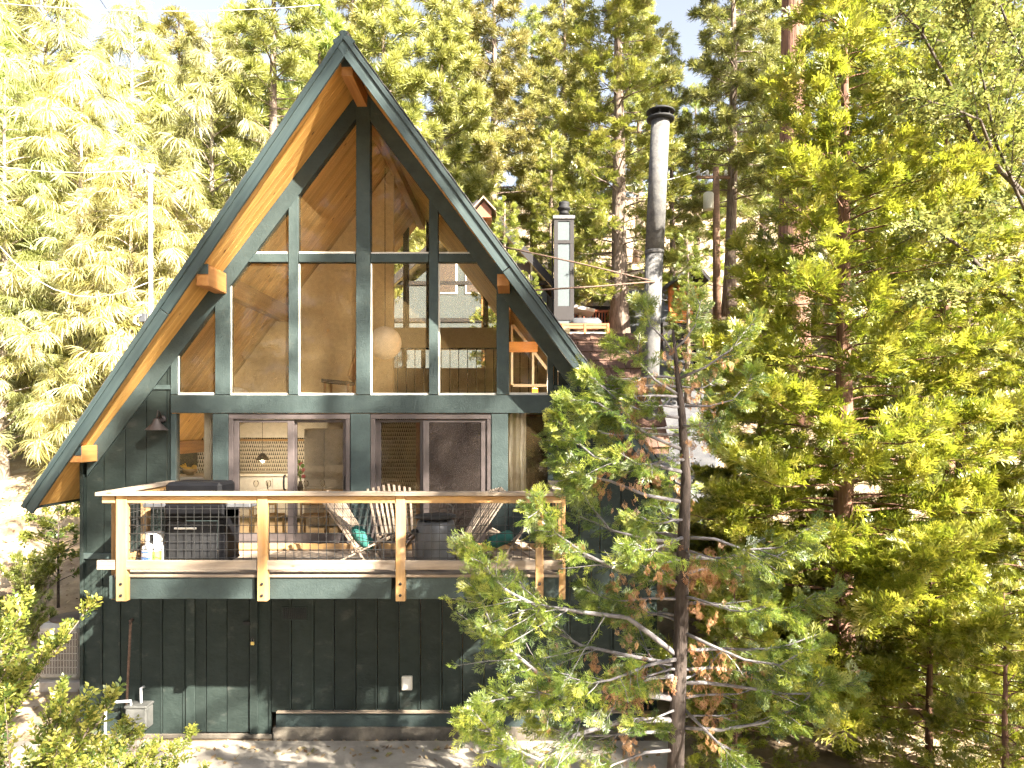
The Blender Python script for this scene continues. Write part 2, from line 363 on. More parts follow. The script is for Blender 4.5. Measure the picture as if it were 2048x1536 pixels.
# concrete apron in front of the house: slabs with joints, cracked edge
cp = thing('concrete_apron', (0, 9, 0), None, None); cp['kind'] = 'structure'
for i, (a, b) in enumerate([(-8.6, -5.75), (-5.73, -3.05), (-3.03, -.35), (-.33, 2.3), (2.32, 5.0)]):
    for j, (c, d) in enumerate([(3.0, 6.1), (6.12, 9.3)]):
        box('slab', a, b, c, d, -.12, .012 + .003 * ((i + j) % 2), M['concrete'], cp, .012)
box('slab', -7.6, 2.3, 9.32, 10.42, -.12, .020, M['concrete'], cp, .01)
# winding road on the right slope
rv, rf = [], []
for i, y in enumerate(np.linspace(19, 46, 28)):
    cx = 3.6 + .45 * (y - 20) * .35 + 1.4 * math.sin((y - 20) * .12)
    for k, dx in enumerate((-1.9, -.6, .6, 1.9)):
        rv.append((cx + dx, y, gz(cx + dx, y) + .07))
    if i:
        for k in range(3): rf.append((4 * (i - 1) + k, 4 * (i - 1) + k + 1, 4 * i + k + 1, 4 * i + k))
ro = mesh_obj('road', rv, rf, M['asphalt'], smooth=True); ro['kind'] = 'structure'
# fallen leaves on the slopes and along the wall
n = 26000
lx = RNG.uniform(-17, 16, n); ly = RNG.uniform(4, 34, n)
keep = ~((lx > -6.6) & (lx < 2.6) & (ly > 10.2) & (ly < 17.3)) & ~((lx > -8.6) & (lx < 5) & (ly < 10.3) & (RNG.random(n) > .12))
lx, ly = lx[keep], ly[keep]; n = len(lx)
px = RNG.uniform(-6.5, 1.9, 800); py = 10.5 - np.abs(RNG.normal(0, .28, 800))
lx = np.concatenate([lx, px]); ly = np.concatenate([ly, py]); n = len(lx)
lz = ground_z(lx, ly) + .035
s = RNG.uniform(.02, .05, n) * (1 + ly / 60); an = RNG.uniform(0, 6.28, n); tl = RNG.normal(0, .35, (n, 2))
ux = np.stack([np.cos(an), np.sin(an), tl[:, 0]], -1) * s[:, None]; uy = np.stack([-np.sin(an), np.cos(an), tl[:, 1]], -1) * s[:, None] * .6
P = np.stack([lx, ly, lz], -1)
V = np.stack([P - ux, P - uy, P + ux, P + uy], 1).reshape(-1, 3)
lo_ = bpy.data.objects.new('leaf_litter', quads_mesh('leaf_litter', V, np.arange(4 * n).reshape(-1, 4), M['l_litter'], np.repeat(RNG.random(n), 4)))
link(lo_); tag(lo_, 'dry brown leaves scattered over the slope and along the wall', 'fallen leaves', kind='stuff')

# ---------------------------------------------------------------- the A-frame house
YW = 10.6                                   # plane of the glazed gable wall
XR, ZR, SL = -2.31, 9.87, 1.33              # ridge position, top of ridge, slope
YRF, YEF, YBK = 9.5, 10.25, 17.3            # front of the ridge, front of the eaves (prow roof), back of the roof
XE = 4.76                                   # half width at the eaves
def roof_z(x, drop=0): return ZR - SL * abs(x - XR) - drop
ID = Vector((XR, YW, 0))
H = thing('a_frame_house', (XR, YW, 0), 'dark green A-frame cabin with tall gable windows and orange wood soffits', 'house')
cs = 1 / math.sqrt(1 + SL * SL); sn = SL * cs     # cos and sin of the roof slope
UL = XE / cs                                       # slope length
# ceiling planks: each runs down the slope, cut by the slanted prow edge
PW = .15
def slope_frame(side):
    # x along slope downwards, y = depth, z = outward normal
    x = Vector((side * cs, 0, -sn)); y = Vector((0, 1, 0)); z = x.cross(y)
    if z.z < 0: z = -z
    m = Matrix((x, y, z)).transposed().to_4x4(); m.translation = Vector((XR, 0, ZR)); return m
for side in (-1, 1):
    fm = slope_frame(side)
    y = YRF + .03
    while y < YBK - .02:
        y1 = y + PW - .006
        def umax(yy): return UL if yy >= YEF else max(0.02, UL * (yy - YRF) / (YEF - YRF))
        ua, ub = umax(y), umax(y1)
        yc = y + PW / 2; uc = ub / 2
        v = [(0.0, y - yc), (ua, y - yc), (ub, y1 - yc), (0.0, y1 - yc)]
        vv = [(a - uc, b, -.105) for a, b in v] + [(a - uc, b, -.055) for a, b in v]
        ff = [(0, 1, 2, 3), (7, 6, 5, 4), (0, 4, 5, 1), (1, 5, 6, 2), (2, 6, 7, 3), (3, 7, 4, 0)]
        bm = bmesh.new(); bv = [bm.verts.new(a) for a in vv]
        for q in ff: bm.faces.new([bv[i] for i in q])
        bmesh.ops.recalc_face_normals(bm, faces=bm.faces)
        bm_obj('ceiling_plank', bm, M['ceiling' if y < YW else 'ceiling_bright'], H, fm @ Matrix.Translation((uc, yc, 0)))
        y += PW
    # roof covering, with its own edge
    v = [(-.05, YRF - .03), (UL + .05, YEF - .03), (UL + .05, YBK), (-.05, YBK)]
    vv = [(a, b, -.05) for a, b in v] + [(a, b, .012) for a, b in v]
    bm = bmesh.new(); bv = [bm.verts.new(a) for a in vv]
    for q in ff: bm.faces.new([bv[i] for i in q])
    bmesh.ops.recalc_face_normals(bm, faces=bm.faces)
    rf_ = bm_obj('roof', bm, M['roofing'], H, fm)
    # courses of shingles along the visible rake edge
    for k in range(46):
        u = k * UL / 46; yy = YRF + (YEF - YRF) * u / UL
        b2 = box_bm(UL / 46 + .03, .34, .014, .003)
        bm_obj('shingle', b2, M['roofing'], rf_, fm @ Matrix.Translation((u + UL / 92, yy + .12, .022 + .004 * (k % 2))) @ Matrix.Rotation(math.radians(1.5), 4, 'Y'))
    # fascia board along the prow edge, doubled
    a = fm @ Vector((-.0, YRF - .055, -.095)); b = fm @ Vector((UL + .06, YEF - .055, -.095))
    nrm = fm.to_3x3() @ Vector((0, 0, 1))
    cut = .56 if side < 0 else .47
    beam('fascia_board', a, a.lerp(b, cut - .0006), .045, .185, M['fascia'], H, nrm); beam('fascia_board', a.lerp(b, cut + .0006) - Vector((0, .004, .003)), b - Vector((0, .004, 0)), .045, .183, M['fascia'], H, nrm)
    a = fm @ Vector((-.02, YRF - .09, -.03)); b = fm @ Vector((UL + .06, YEF - .09, -.03))
    beam('fascia_cap', a, b, .03, .06, M['fascia'], H, nrm)
    # eave board
    a = fm @ Vector((UL + .03, YEF, -.06)); b = fm @ Vector((UL + .03, YBK, -.06))
    beam('eave_board', a, b, .12, .03, M['trim'], H, fm.to_3x3() @ Vector((1, 0, 0)))
# purlins and ridge beam
beam('ridge_beam', (XR, 9.62, 9.52), (XR, YBK - .1, 9.52), .15, .28, M['beam'], H)
pbox('beam_end', 0, 0, 1, 1, 9.6, .02, M['trim'], H) if False else None
box('beam_end', XR - .077, XR + .077, 9.605, 9.617, 9.50, 9.662, M['fascia'], H, .002)
for side in (-1, 1):
    for dx, hh in ((2.13, .30), (4.05, .24)):
        x = XR + side * dx; zt = roof_z(x, .115 / cs)
        yf = YRF + (YEF - YRF) * dx / XE + (.12 if dx < 3 else .05)
        xo = x - side * .02
        beam('purlin', (xo, yf, zt - hh / 2 + .06), (xo, YBK - .1, zt - hh / 2 + .06), .17, hh, M['beam'], H)
        box('beam_end', xo - .088, xo + .088, yf - .016, yf - .003, zt - .08, zt + .06, M['fascia'], H, .002)

# --- gable wall trims (positions read off the wall plane)
YT = YW - .03
def tr(px0, py0, px1, py1, name, d=.14, Y=None): return pbox(name, px0, py0, px1, py1, Y or YT, d, M['trim'], H, .004)
tr(712, 196, 740, 789, 'centre_post', .16, YT - .02)
tr(577, 345, 596, 789, 'window_post'); tr(858, 352, 876, 789, 'window_post')
tr(430, 562, 460, 789, 'window_post'); tr(993, 548, 1018, 789, 'window_post')
tr(341, 676, 354, 789, 'window_post'); tr(1095, 676, 1107, 789, 'window_post')
for a, b in ((457, 576), (597, 711), (741, 857), (877, 1000)): tr(a, 507, b, 524, 'transom', .12, YT + .006)
tr(341, 790, 1107, 826, 'header_beam', .18, YT - .012)
for a, b in ((341, 351), (425, 456), (701, 740), (983, 1016), (1096, 1107)): tr(a, 827, b, 1106, 'door_post', .14, YT + .003)
for a, b in ((352, 424), (1017, 1095)): tr(a, 985, b, 1106, 'sill_panel', .12, YT + .01)
# rake trims under the soffit, both sides, plus the stepped glazing stops
def zt(x, d): return roof_z(x, (.11 + d) / cs)
for side in (-1, 1):
    o0 = XR + side * .06; o1 = XR + side * (4.1)
    pts = [(o0, zt(o0, 0)), (o1, zt(o1, 0)), (o1, zt(o1, .21)), (o0, zt(o0, .21))]
    prism('rake_trim', pts if side > 0 else pts[::-1], YT - .004, YW + .10, M['trim'], H)
# glass panes
def pane(pts, Y=YW + .03, mat='glass'): return pprism('window_pane', pts, Y, .008, M[mat], H)
pane([(484, 507), (577, 507), (577, 380)]); pane([(596, 507), (712, 507), (712, 190), (596, 338)])
pane([(740, 507), (858, 507), (858, 352), (740, 190)]); pane([(876, 507), (968, 507), (876, 378)])
pane([(459, 790), (577, 790), (577, 523), (459, 523)]); pane([(596, 790), (712, 790), (712, 523), (596, 523)])
pane([(740, 790), (858, 790), (858, 523), (740, 523)]); pane([(876, 790), (993, 790), (993, 523), (876, 523)])
pane([(353, 790), (430, 790), (430, 575), (353, 672)]); pane([(1018, 790), (1096, 790), (1096, 672), (1018, 578)])
pane([(351, 985), (425, 985), (425, 826), (351, 826)], mat='glass_clean'); pane([(1016, 985), (1096, 985), (1096, 826), (1016, 826)], mat='glass_clean')
# bright glazing beads on the sills
for a, b, y in ((460, 576, 788), (597, 711, 788), (741, 857, 788), (877, 992, 788), (355, 429, 787), (1019, 1094, 787), (598, 711, 505), (488, 576, 505), (742, 857, 506), (878, 962, 506)):
    pbox('glazing_bead', a, y - 2, b, y + 3, YW + .005, .02, M['offwhite'], H, .001)
for x in (460, 597, 741, 877, 355):
    pbox('glazing_bead', x - 2, 690 if x == 355 else 527, x + 3, 786, YW + .005, .02, M['offwhite'], H, .001)
# --- sliding doors
def slider(px0, px1, panels):
    fr = merge([])
    y0, y1 = 827, 1106
    d = pbox('sliding_door', px0, y0, px1, y0 + 11, YW - .012, .16, M['metalframe'], H, .003)
    pbox('door_jamb', px0, y0 + 11.3, px0 + 9, y1, YW - .010, .15, M['metalframe'], d, .003)
    pbox('door_jamb', px1 - 9, y0 + 11.3, px1, y1, YW - .010, .15, M['metalframe'], d, .003)
    pbox('door_sill', px0 + 9.3, y1 - 8, px1 - 9.3, y1, YW - .02, .17, M['steel'], d, .003)
    for (a, b, gx0, gx1, Y, mat, hpx) in panels:
        pbox('stile', a, 839, gx0, 1097, Y, .035, M['metalframe'], d, .003)
        pbox('stile', gx1, 839, b, 1097, Y, .035, M['metalframe'], d, .003)
        pbox('top_rail', gx0, 839, gx1, 845, Y + .002, .03, M['metalframe'], d, .003)
        pbox('kick_panel', gx0, 1066, gx1, 1097, Y + .002, .03, M['metalframe'], d, .003)
        pprism('door_pane', [(gx0 - 1, 1067), (gx1 + 1, 1067), (gx1 + 1, 844), (gx0 - 1, 844)], Y + .012, .007, M[mat], d)
        if hpx:
            p = at(hpx, 965, Y)
            tube('handle', [(p.x, p.y + .005, p.z - .11), (p.x, p.y - .05, p.z - .09), (p.x, p.y - .06, p.z), (p.x, p.y - .05, p.z + .09), (p.x, p.y + .005, p.z + .11)], .014, M['black'], d)
    return d
slider(457, 700, [(467, 588, 478, 575, YW + .02, 'glass_clean', 570), (583, 691, 594, 686, YW + .075, 'glass_clean', 692)])
slider(741, 983, [(751, 850, 762, 840, YW + .075, 'glass_clean', 749), (846, 974, 858, 962, YW + .02, 'screen', None)])

# --- siding boards
def roofpx_y(px):            # bottom of the rake trim at that column, wall plane
    x = at(px, 0, YW).x; return VY - (zt(x, .2) - CZ) * F / YW
def board(px0, px1, ytop0, ytop1, ybot, name='siding_board', Y=YW, mat='green'):
    g = .9
    return pprism(name, [(px0 + g, ybot), (px1 - g, ybot), (px1 - g, ytop1), (px0 + g, ytop0)], Y + random.uniform(0, .004), .05, M[mat], H)
L = [161, 172, 208, 251, 293, 334, 341]
for a, b in zip(L, L[1:]): board(a, b, roofpx_y(a) - 2, roofpx_y(b) - 2, 1107)
Rr = [1107, 1116, 1158, 1200, 1242, 1288]
for a, b in zip(Rr, Rr[1:]): board(a, b, roofpx_y(a) - 2, roofpx_y(b) - 2, 1107)
for a, b in zip([341, 457], [457, 701]): pass
pbox('belt_trim', 160, 1106.5, 1291, 1118, YW - .02, .09, M['trim'], H)
pbox('belt_trim', 262, 770, 341, 779, YW - .018, .03, M['trim'], H); pbox('belt_trim', 1107, 770, 1165, 779, YW - .018, .03, M['trim'], H)
Bx = [161, 168, 205, 241, 282, 325, 370, 390, 413, 454, 499, 515, 542, 583, 628, 669, 712, 755, 798, 841, 884, 925, 968, 1011, 1054, 1097, 1140, 1183, 1226, 1269, 1288]
for a, b in zip(Bx, Bx[1:]):
    bot = 1468 if b < 545 else 1424
    door = 390 <= a < 499
    board(a, b, 1118.5, 1118.5, bot - (4 if door else 0), Y=YW + (.012 if not door else .0))
    if a > 167 and b < 1280 and not door and b - a > 25:      # dark relief of the lapped joint
        pbox('batten', b - 4.5, 1119, b - .9, bot, YW - .002, .012, M['green'], H, .002)
pbox('door_casing', 499, 1119, 515, 1468, YW - .035, .04, M['green'], H); pbox('door_casing', 371, 1119, 389, 1468, YW - .02, .03, M['green'], H)
# skirting ledge and concrete footing on the right part
pbox('skirt_ledge', 552, 1424, 1288, 1427, YW - .06, .12, M['weathered'], H, .002)
pbox('skirt_board', 552, 1427.5, 1288, 1455, YW - .012, .06, M['trim'], H)
pbox('footing', 545, 1455.5, 1288, 1492, YW - .05, .15, M['footing'], H, .012)
pbox('footing', 161, 1468.5, 544, 1478, YW - .01, .1, M['footing'], H, .006)
pbox('corner_board', 159, 905, 166, 1478, YW - .03, .1, M['green'], H)
# side and back walls, floors
XWL, XWR = -6.52, 1.90
for x0, x1 in ((XWL, XWL + .12), (XWR - .12, XWR)):
    box('side_wall', x0, x1, YW + .055, 16.9, -.1, 4.15, M['green'], H)
box('main_floor', XWL + .12, XWR - .12, YW + .10, 16.75, 2.56, 2.77, M['floor'], H)
box('loft_floor', -5.75, 1.15, YW + .16, 16.75, 4.86, 5.06, M['floor'], H)
# loft partition (left half, under the sloping ceiling)
YP = 13.45
prism('partition_wall', [(XR - 3.5, 5.07), (-2.35, 5.07), (-2.35, roof_z(-2.35, .25)), (XR - 3.5, roof_z(XR - 3.5, .25))], YP, YP + .1, M['beige'], H)
# back gable: posts, beams, glass above a low wall
YB = 16.8
prism('back_wall', [(XWL, 2.7), (XWR, 2.7), (XWR, roof_z(XWR, .2)), (1.2, 5.10), (XWL + .8, 5.10), (XWL, roof_z(XWL, .2))], YB, YB + .12, M['beige'], H)
prism('back_wall', [(-5.9, 5.11), (-2.95, 5.11), (-2.95, roof_z(-2.95, .22)), (-5.9, roof_z(-5.9, .22))], YB, YB + .12, M['beige'], H)
def bwall(px0, py0, px1, py1, name='back_wall', mat='beige'): return pbox(name, px0, py0, px1, py1, YB, .12, M[mat], H)
bwall(786, 655, 1140, 699); bwall(786, 736, 1200, 808); bwall(971, 699.4, 1200, 735.6)
bwall(806, 430, 817, 654.5, 'back_post', 'tudorbrown'); bwall(852, 420, 860, 654.5, 'back_post', 'tudorbrown'); bwall(966, 560, 976, 654.5, 'back_post', 'tudorbrown')
bwall(804, 699.4, 812, 735.6, 'back_post', 'tudorbrown'); bwall(842, 699.4, 850, 735.6, 'back_post', 'tudorbrown')
pprism('window_pane', [(786, 655), (1090, 655), (880, 380), (786, 300)], YB + .06, .008, M['glass_clean'], H)
pprism('window_pane', [(786, 736), (971, 736), (971, 699), (786, 699)], YB + .06, .008, M['glass_clean'], H)
# kitchen wall with patterned paper, and darker partition on the right
m, nt, b = new_mat('triangle_wallpaper')
tc = nd(nt, 'ShaderNodeTexCoord'); mp = nd(nt, 'ShaderNodeMapping'); mp.inputs['Scale'].default_value = (24, 1, 13)
nt.links.new(tc.outputs['Object'], mp.inputs[0]); sx = nd(nt, 'ShaderNodeSeparateXYZ'); nt.links.new(mp.outputs[0], sx.inputs[0])
def mth(op, a, b_=None):
    n_ = nd(nt, 'ShaderNodeMath', operation=op)
    for i, v in enumerate((a, b_)):
        if v is None: continue
        if isinstance(v, (int, float)): n_.inputs[i].default_value = v
        else: nt.links.new(v, n_.inputs[i])
    return n_.outputs[0]
row = mth('FLOOR', sx.outputs[2]); off = mth('MULTIPLY', mth('MODULO', row, 2), .5)
fx = mth('FRACT', mth('ADD', sx.outputs[0], off)); fz = mth('FRACT', sx.outputs[2])
half = mth('MULTIPLY', mth('SUBTRACT', .95, fz), .46)
ins = mth('LESS_THAN', mth('ABSOLUTE', mth('SUBTRACT', fx, .5)), half)
nz = nd(nt, 'ShaderNodeTexNoise'); nz.inputs['Scale'].default_value = 2.1; nt.links.new(mp.outputs[0], nz.inputs['Vector'])
blk = mth('MULTIPLY', ins, mth('LESS_THAN', nz.outputs['Fac'], .62))
mxr = nd(nt, 'ShaderNodeMixRGB'); mxr.inputs[1].default_value = (.62, .57, .48, 1); mxr.inputs[2].default_value = (.025, .022, .02, 1)
nt.links.new(blk, mxr.inputs[0]); nt.links.new(mxr.outputs[0], b.inputs['Base Color']); b.inputs['Roughness'].default_value = .7
M['paper'] = m
box('kitchen_wall', XWL + .12, -1.95, 14.2, 14.3, 2.78, 4.85, M['paper'], H)
box('shelf_board', -6.0, -3.3, 13.96, 14.19, 4.33, 4.37, M['cedar'], H)
box('kitchen_soffit', -6.0, -3.3, 13.9, 14.195, 4.40, 4.85, M['offwhite'], H)
box('partition_wall', -1.9, XWR - .2, 13.3, 13.4, 2.78, 4.85, M['redbrown'], H)
box('stair_panel', -.75, .9, 12.4, 12.46, 2.78, 4.8, M['dark'], H)
# vent grille, electric outlet, small trims on the basement wall
v = pbox('vent_grille', 563, 1213, 615, 1241, YW - .006, .02, M['green'], H)
for k in range(11): pbox('louvre', 566 + k * 4.3, 1216, 568.2 + k * 4.3, 1238, YW - .016, .012, M['blackmatte'], v, .001)
o_ = pbox('outlet_cover', 803, 1353, 824, 1381, YW - .05, .06, M['offwhite'], H, .01)
pbox('cover_flap', 806, 1357, 821, 1378, YW - .06, .012, M['white'], o_, .004)
pl = thing('padlock', at(505, 1290, YW - .05), 'small brass padlock on the basement door hasp', 'padlock')
p = at(505, 1286, YW - .05)
box('lock_body', p.x - .026, p.x + .026, p.y - .012, p.y + .012, p.z - .03, p.z + .02, M['brass'], pl)
tube('shackle', [(p.x - .018, p.y, p.z + .02), (p.x - .018, p.y, p.z + .06), (p.x, p.y, p.z + .078), (p.x + .018, p.y, p.z + .06), (p.x + .018, p.y, p.z + .02)], .006, M['steel'], pl)
hs_ = pbox('door_hasp', 486, 1243, 500, 1250, YW - .045, .03, M['blackmatte'], H)
# wall lamp
p = at(313, 850, YW - .14); WL = thing('wall_lamp', (p.x, YW, p.z), 'bronze cone barn lamp on the green wall left of the kitchen window', 'wall lamp')
lathe('lamp_shade', [(.165, -.075), (.16, -.07), (.055, .035), (.045, .085), (.02, .10)], p, M['bronze'], WL, 24)
q = at(325, 838, YW - .01)
lathe('wall_plate', [(.06, 0), (.06, .03), (.03, .045)], (q.x, YW, q.z), M['bronze'], WL, 18, Matrix.Rotation(math.radians(90), 4, 'X'))
tube('gooseneck', [(q.x, YW - .03, q.z), (q.x, YW - .10, q.z + .10), (p.x + .03, YW - .15, q.z + .13), (p.x, YW - .14, p.z + .09)], .011, M['bronze'], WL)

# --- side wing with brown shingles
WG = thing('shingled_wing', (1.6, 13.5, 0), 'low side wing with a brown shingled roof behind the right roof edge', 'side wing')
RY, RZ, XEND = 13.5, 6.35, 2.45
EYF, EZ = 11.45, 4.3
def aroof_x(z): return XR + (ZR + .04 - z) / SL
stepn = 12
for side, ey in ((-1, EYF), (1, 2 * RY - EYF)):
    vv = []
    for (yy, zz, xx0) in ((RY, RZ, aroof_x(RZ)), (ey, EZ, aroof_x(EZ))):
        vv += [(xx0, yy, zz - .03), (XEND, yy, zz - .03)]
    me = [Vector(a) for a in vv]
    v8 = me + [a - Vector((0, 0, .08)) for a in me]
    mesh_obj('roof_deck', v8, [(0, 1, 3, 2), (4, 6, 7, 5), (0, 2, 6, 4), (1, 5, 7, 3), (0, 4, 5, 1), (2, 3, 7, 6)], M['shingle'], WG)
rnd = random.Random(5)
for k in range(stepn):
    t = (k + .5) / stepn; yy = RY + (EYF - RY) * t; zz = RZ + (EZ - RZ) * t
    sl = math.atan2(RZ - EZ, RY - EYF); ln = math.hypot(RZ - EZ, RY - EYF) / stepn
    x = aroof_x(zz) - .05 + rnd.uniform(0, .12)
    while x < XEND:
        w = rnd.uniform(.17, .36); w = min(w, XEND + .03 - x)
        if w < .05: break
        wm = Matrix.Translation((x + w / 2, yy, zz + .004)) @ Matrix.Rotation(sl - math.radians(5), 4, 'X')
        bm_obj('shingle', box_bm(w - .008, ln * 1.25 + rnd.uniform(-.02, .02), .022, .004), M['shingle'], WG, wm)
        x += w
x = aroof_x(RZ)
while x < XEND:
    w = .34
    for s_ in (-1, 1):
        wm = Matrix.Translation((x + w / 2, RY + s_ * .075, RZ - .035)) @ Matrix.Rotation(-s_ * math.radians(43), 4, 'X') @ Matrix.Rotation(math.radians(3), 4, 'Y')
        bm_obj('ridge_shingle', box_bm(w + .03, .20, .03, .004), M['shingle'], WG, wm)
    x += w
prism('wing_wall', [(1.95, -.1), (2.3, -.1), (2.3, 4.22), (1.95, 4.22)], 11.7, 15.3, M['green'], WG)
prism('gable_wall', [(2.2, 4.23), (2.32, 4.23), (2.32, 4.6), (2.2, 4.6)], 11.75, 15.25, M['green'], WG)
# stove pipe with its cap and two stays
p = at(1311, 560, 12.0)
SP = thing('stove_pipe', (p.x, 12.0, 4.2), 'tall galvanised stove pipe with a black cap braced to the roof', 'stove pipe')
pts = [at(1296, 880, 12.0), at(1302, 700, 12.0), at(1309, 505, 12.0), at(1321, 238, 12.0)]
tube('flue', pts[:3], [.150, .150, .149], M['steel'], SP, 24); tube('flue', [pts[2] + Vector((0, 0, .0)), pts[3]], [.158, .155], M['steel'], SP, 24)
lathe('joint_band', [(.160, -.03), (.166, -.02), (.166, .02), (.160, .03)], pts[2], M['steel'], SP, 24)
t_ = pts[3]
lathe('cap_skirt', [(.17, -.02), (.235, .0), (.235, .03), (.18, .045)], t_ + Vector((0, 0, -.02)), M['blackmatte'], SP, 24)
for a in range(6):
    c = math.radians(60 * a + 15); beam('cap_strut', t_ + Vector((.17 * math.cos(c), .17 * math.sin(c), .0)), t_ + Vector((.17 * math.cos(c), .17 * math.sin(c), .13)), .025, .025, M['blackmatte'], SP)
lathe('cap_core', [(.10, .0), (.10, .13)], t_, M['blackmatte'], SP, 16)
lathe('cap_lid', [(.235, .10), (.24, .125), (.16, .17), (.05, .19), (.01, .195)], t_, M['blackmatte'], SP, 24)
j = at(1310, 563, 11.85)
tube('stay_rod', [j, at(1160, 527, 11.95), at(990, 490, 12.05)], .014, M['rust'], SP); tube('stay_rod', [j, at(1190, 573, 11.6), at(1060, 581, 11.2)], .014, M['rust'], SP)
# ---------------------------------------------------------------- deck and railing
YD = 8.85; XL, XRt = -5.02, .50; ZD = 2.79
D = thing('deck', (-2.2, YD, ZD), 'raised wooden deck with lumber railing and wire mesh across the front', 'deck')
y = YD - .02; k = 0
while y < YW - .06:
    box('deck_board', XL, XRt + .02, y, y + .132, ZD - .036, ZD + random.uniform(-.002, .002), M['weathered'], D, .004); y += .14; k += 1
box('step_board', -4.4, 1.0, YW - .10, YW - .03, ZD + .004, ZD + .10, M['cedar'], D)
def dz(py, Y=8.78): return at(0, py, Y).z
for a, b in ((218, 509), (530, 783), (812, 1068), (1087, 1112)): pbox('rim_joist', a, 1152, b, 1198, 8.86, .04, M['trim'], D)
beam('rim_joist', (XL + .02, 8.9, 2.62), (XL + .02, YW - .02, 2.62), .04, .28, M['trim'], D); beam('rim_joist', (XRt, 8.9, 2.62), (XRt, YW - .02, 2.62), .04, .28, M['trim'], D)
for x in np.linspace(-4.3, -.1, 9): box('joist', x - .02, x + .02, 8.91, YW - .03, 2.47, 2.745, M['blackmatte'], D)
def post(px0, px1, Y, py1=1203, py0=990):
    a, b = at(px0, py1, Y), at(px1, py0, Y)
    o = beam('post', ((a.x + b.x) / 2, Y + .05, a.z), ((a.x + b.x) / 2, Y + .05, b.z), abs(b.x - a.x), .09, M['cedar'], D, up=(0, 1, 0))
    return o
for (a, b) in ((231, 252), (514, 534), (791, 810), (1071, 1087)):
    o = post(a, b, 8.76)
    for py in (1168, 1191):
        c = at((a + b) / 2, py, 8.76)
        lathe('bolt', [(.018, -.004), (.018, .006), (.008, .011)], (c.x, 8.757, c.z), M['blackmatte'], o, 10, Matrix.Rotation(math.radians(90), 4, 'X'))
for x in (XL - .06, XRt + .06):
    for yy in (9.0, 9.7, 10.45): beam('post', (x, yy, 2.45), (x, yy, 3.755), .09, .09, M['cedar'], D, up=(0, 1, 0))
# cap, top rail, bottom rail
ZC = dz(988, 8.74)
beam('cap_rail', (XL - .17, 8.80, ZC), (XRt + .10, 8.80, ZC), .17, .045, M['weathered'], D)
beam('cap_rail', (XL - .09, 8.89, ZC + .001), (XL - .09, YW - .05, ZC + .001), .16, .045, M['weathered'], D)
beam('cap_rail', (XRt + .03, 8.89, ZC + .001), (XRt + .03, YW - .05, ZC + .001), .16, .045, M['weathered'], D)
xs_ = [XL - .12, at(231, 0, 8.8).x, at(252, 0, 8.8).x, at(514, 0, 8.8).x, at(534, 0, 8.8).x, at(791, 0, 8.8).x, at(810, 0, 8.8).x, at(1071, 0, 8.8).x, at(1087, 0, 8.8).x, XRt + .06]
for a, b in zip(xs_[0::2], xs_[1::2]):
    if b - a < .03: continue
    beam('top_rail', (a, 8.80, ZC - .075), (b, 8.80, ZC - .075), .04, .085, M['cedar'], D)
    beam('bottom_rail', (a - (.06 if a == xs_[0] else 0), 8.79, dz(1130)), (b, 8.79, dz(1130)), .04, .115, M['weathered'], D)
for x in (XL - .06, XRt + .06):
    beam('top_rail', (x, 9.05, ZC - .075), (x, YW - .04, ZC - .075), .04, .085, M['cedar'], D); beam('bottom_rail', (x, 9.05, dz(1130)), (x, YW - .04, dz(1130)), .04, .10, M['cedar'], D)
def mesh_panel(p0, p1, z0, z1):
    p0, p1 = Vector(p0), Vector(p1); L_ = (p1 - p0).length; d = (p1 - p0) / L_; r = .0042; parts = []
    def bar(a, b): parts.append(tube_data([a, b], r, 4))
    n = int(L_ / .1016)
    for i in range(n + 1):
        q = p0 + d * (i * .1016 + .02); bar(q + Vector((0, 0, z0)), q + Vector((0, 0, z1)))
    n = int((z1 - z0) / .1016)
    for i in range(n + 1): zz = z0 + .03 + i * .1016; bar(p0 + Vector((0, 0, zz)), p1 + Vector((0, 0, zz)))
    v, f = merge(parts); o = mesh_obj('wire_mesh', v, f, M['wire'], D); o['kind'] = 'stuff'; return o
for a, b in zip(xs_[2::2], xs_[3::2]): mesh_panel((a, 8.825, 0), (b, 8.825, 0), dz(1122), ZC - .06)
mesh_panel((XL - .035, 9.03, 0), (XL - .035, YW - .05, 0), dz(1122), ZC - .06); mesh_panel((XRt + .035, 9.03, 0), (XRt + .035, YW - .05, 0), dz(1122), ZC - .06)

# ---------------------------------------------------------------- things on the deck
GY_ = 9.22; g0 = at(331, 0, GY_).x; g1 = at(434, 0, GY_).x; gw = g1 - g0
G = thing('gas_grill', ((g0 + g1) / 2, GY_, ZD), 'black cart gas grill with side shelves behind the left railing', 'grill')
box('cart_side', g0, g0 + .03, GY_, GY_ + .5, ZD + .1, 3.58, M['black'], G); box('cart_side', g1 - .0, g1 + .09, GY_ + .02, GY_ + .5, ZD + .1, 3.55, M['black'], G)
box('cart_back', g0 + .03, g1, GY_ + .0, GY_ + .02, ZD + .12, 3.40, M['blackmatte'], G); box('cart_base', g0 - .02, g1 + .1, GY_ - .01, GY_ + .5, ZD + .06, ZD + .10, M['black'], G)
box('firebox', g0 - .01, g1 + .09, GY_ - .02, GY_ + .5, 3.41, 3.62, M['black'], G, .02)
bm = box_bm(gw + .06, .50, .28, .04); bm_obj('lid', bm, M['black'], G, Matrix.Translation(((g0 + g1) / 2 + .02, GY_ + .24, 3.762)))
box('towel_bar', g0 + .13, g0 + .42, GY_ - .05, GY_ - .03, 3.30, 3.325, M['offwhite'], G, .004)
box('side_shelf', g0 - .32, g0 - .015, GY_ + .03, GY_ + .46, 3.57, 3.63, M['can'], G, .012); box('side_shelf', g1 + .095, g1 + .42, GY_ + .03, GY_ + .46, 3.57, 3.63, M['can'], G, .012)
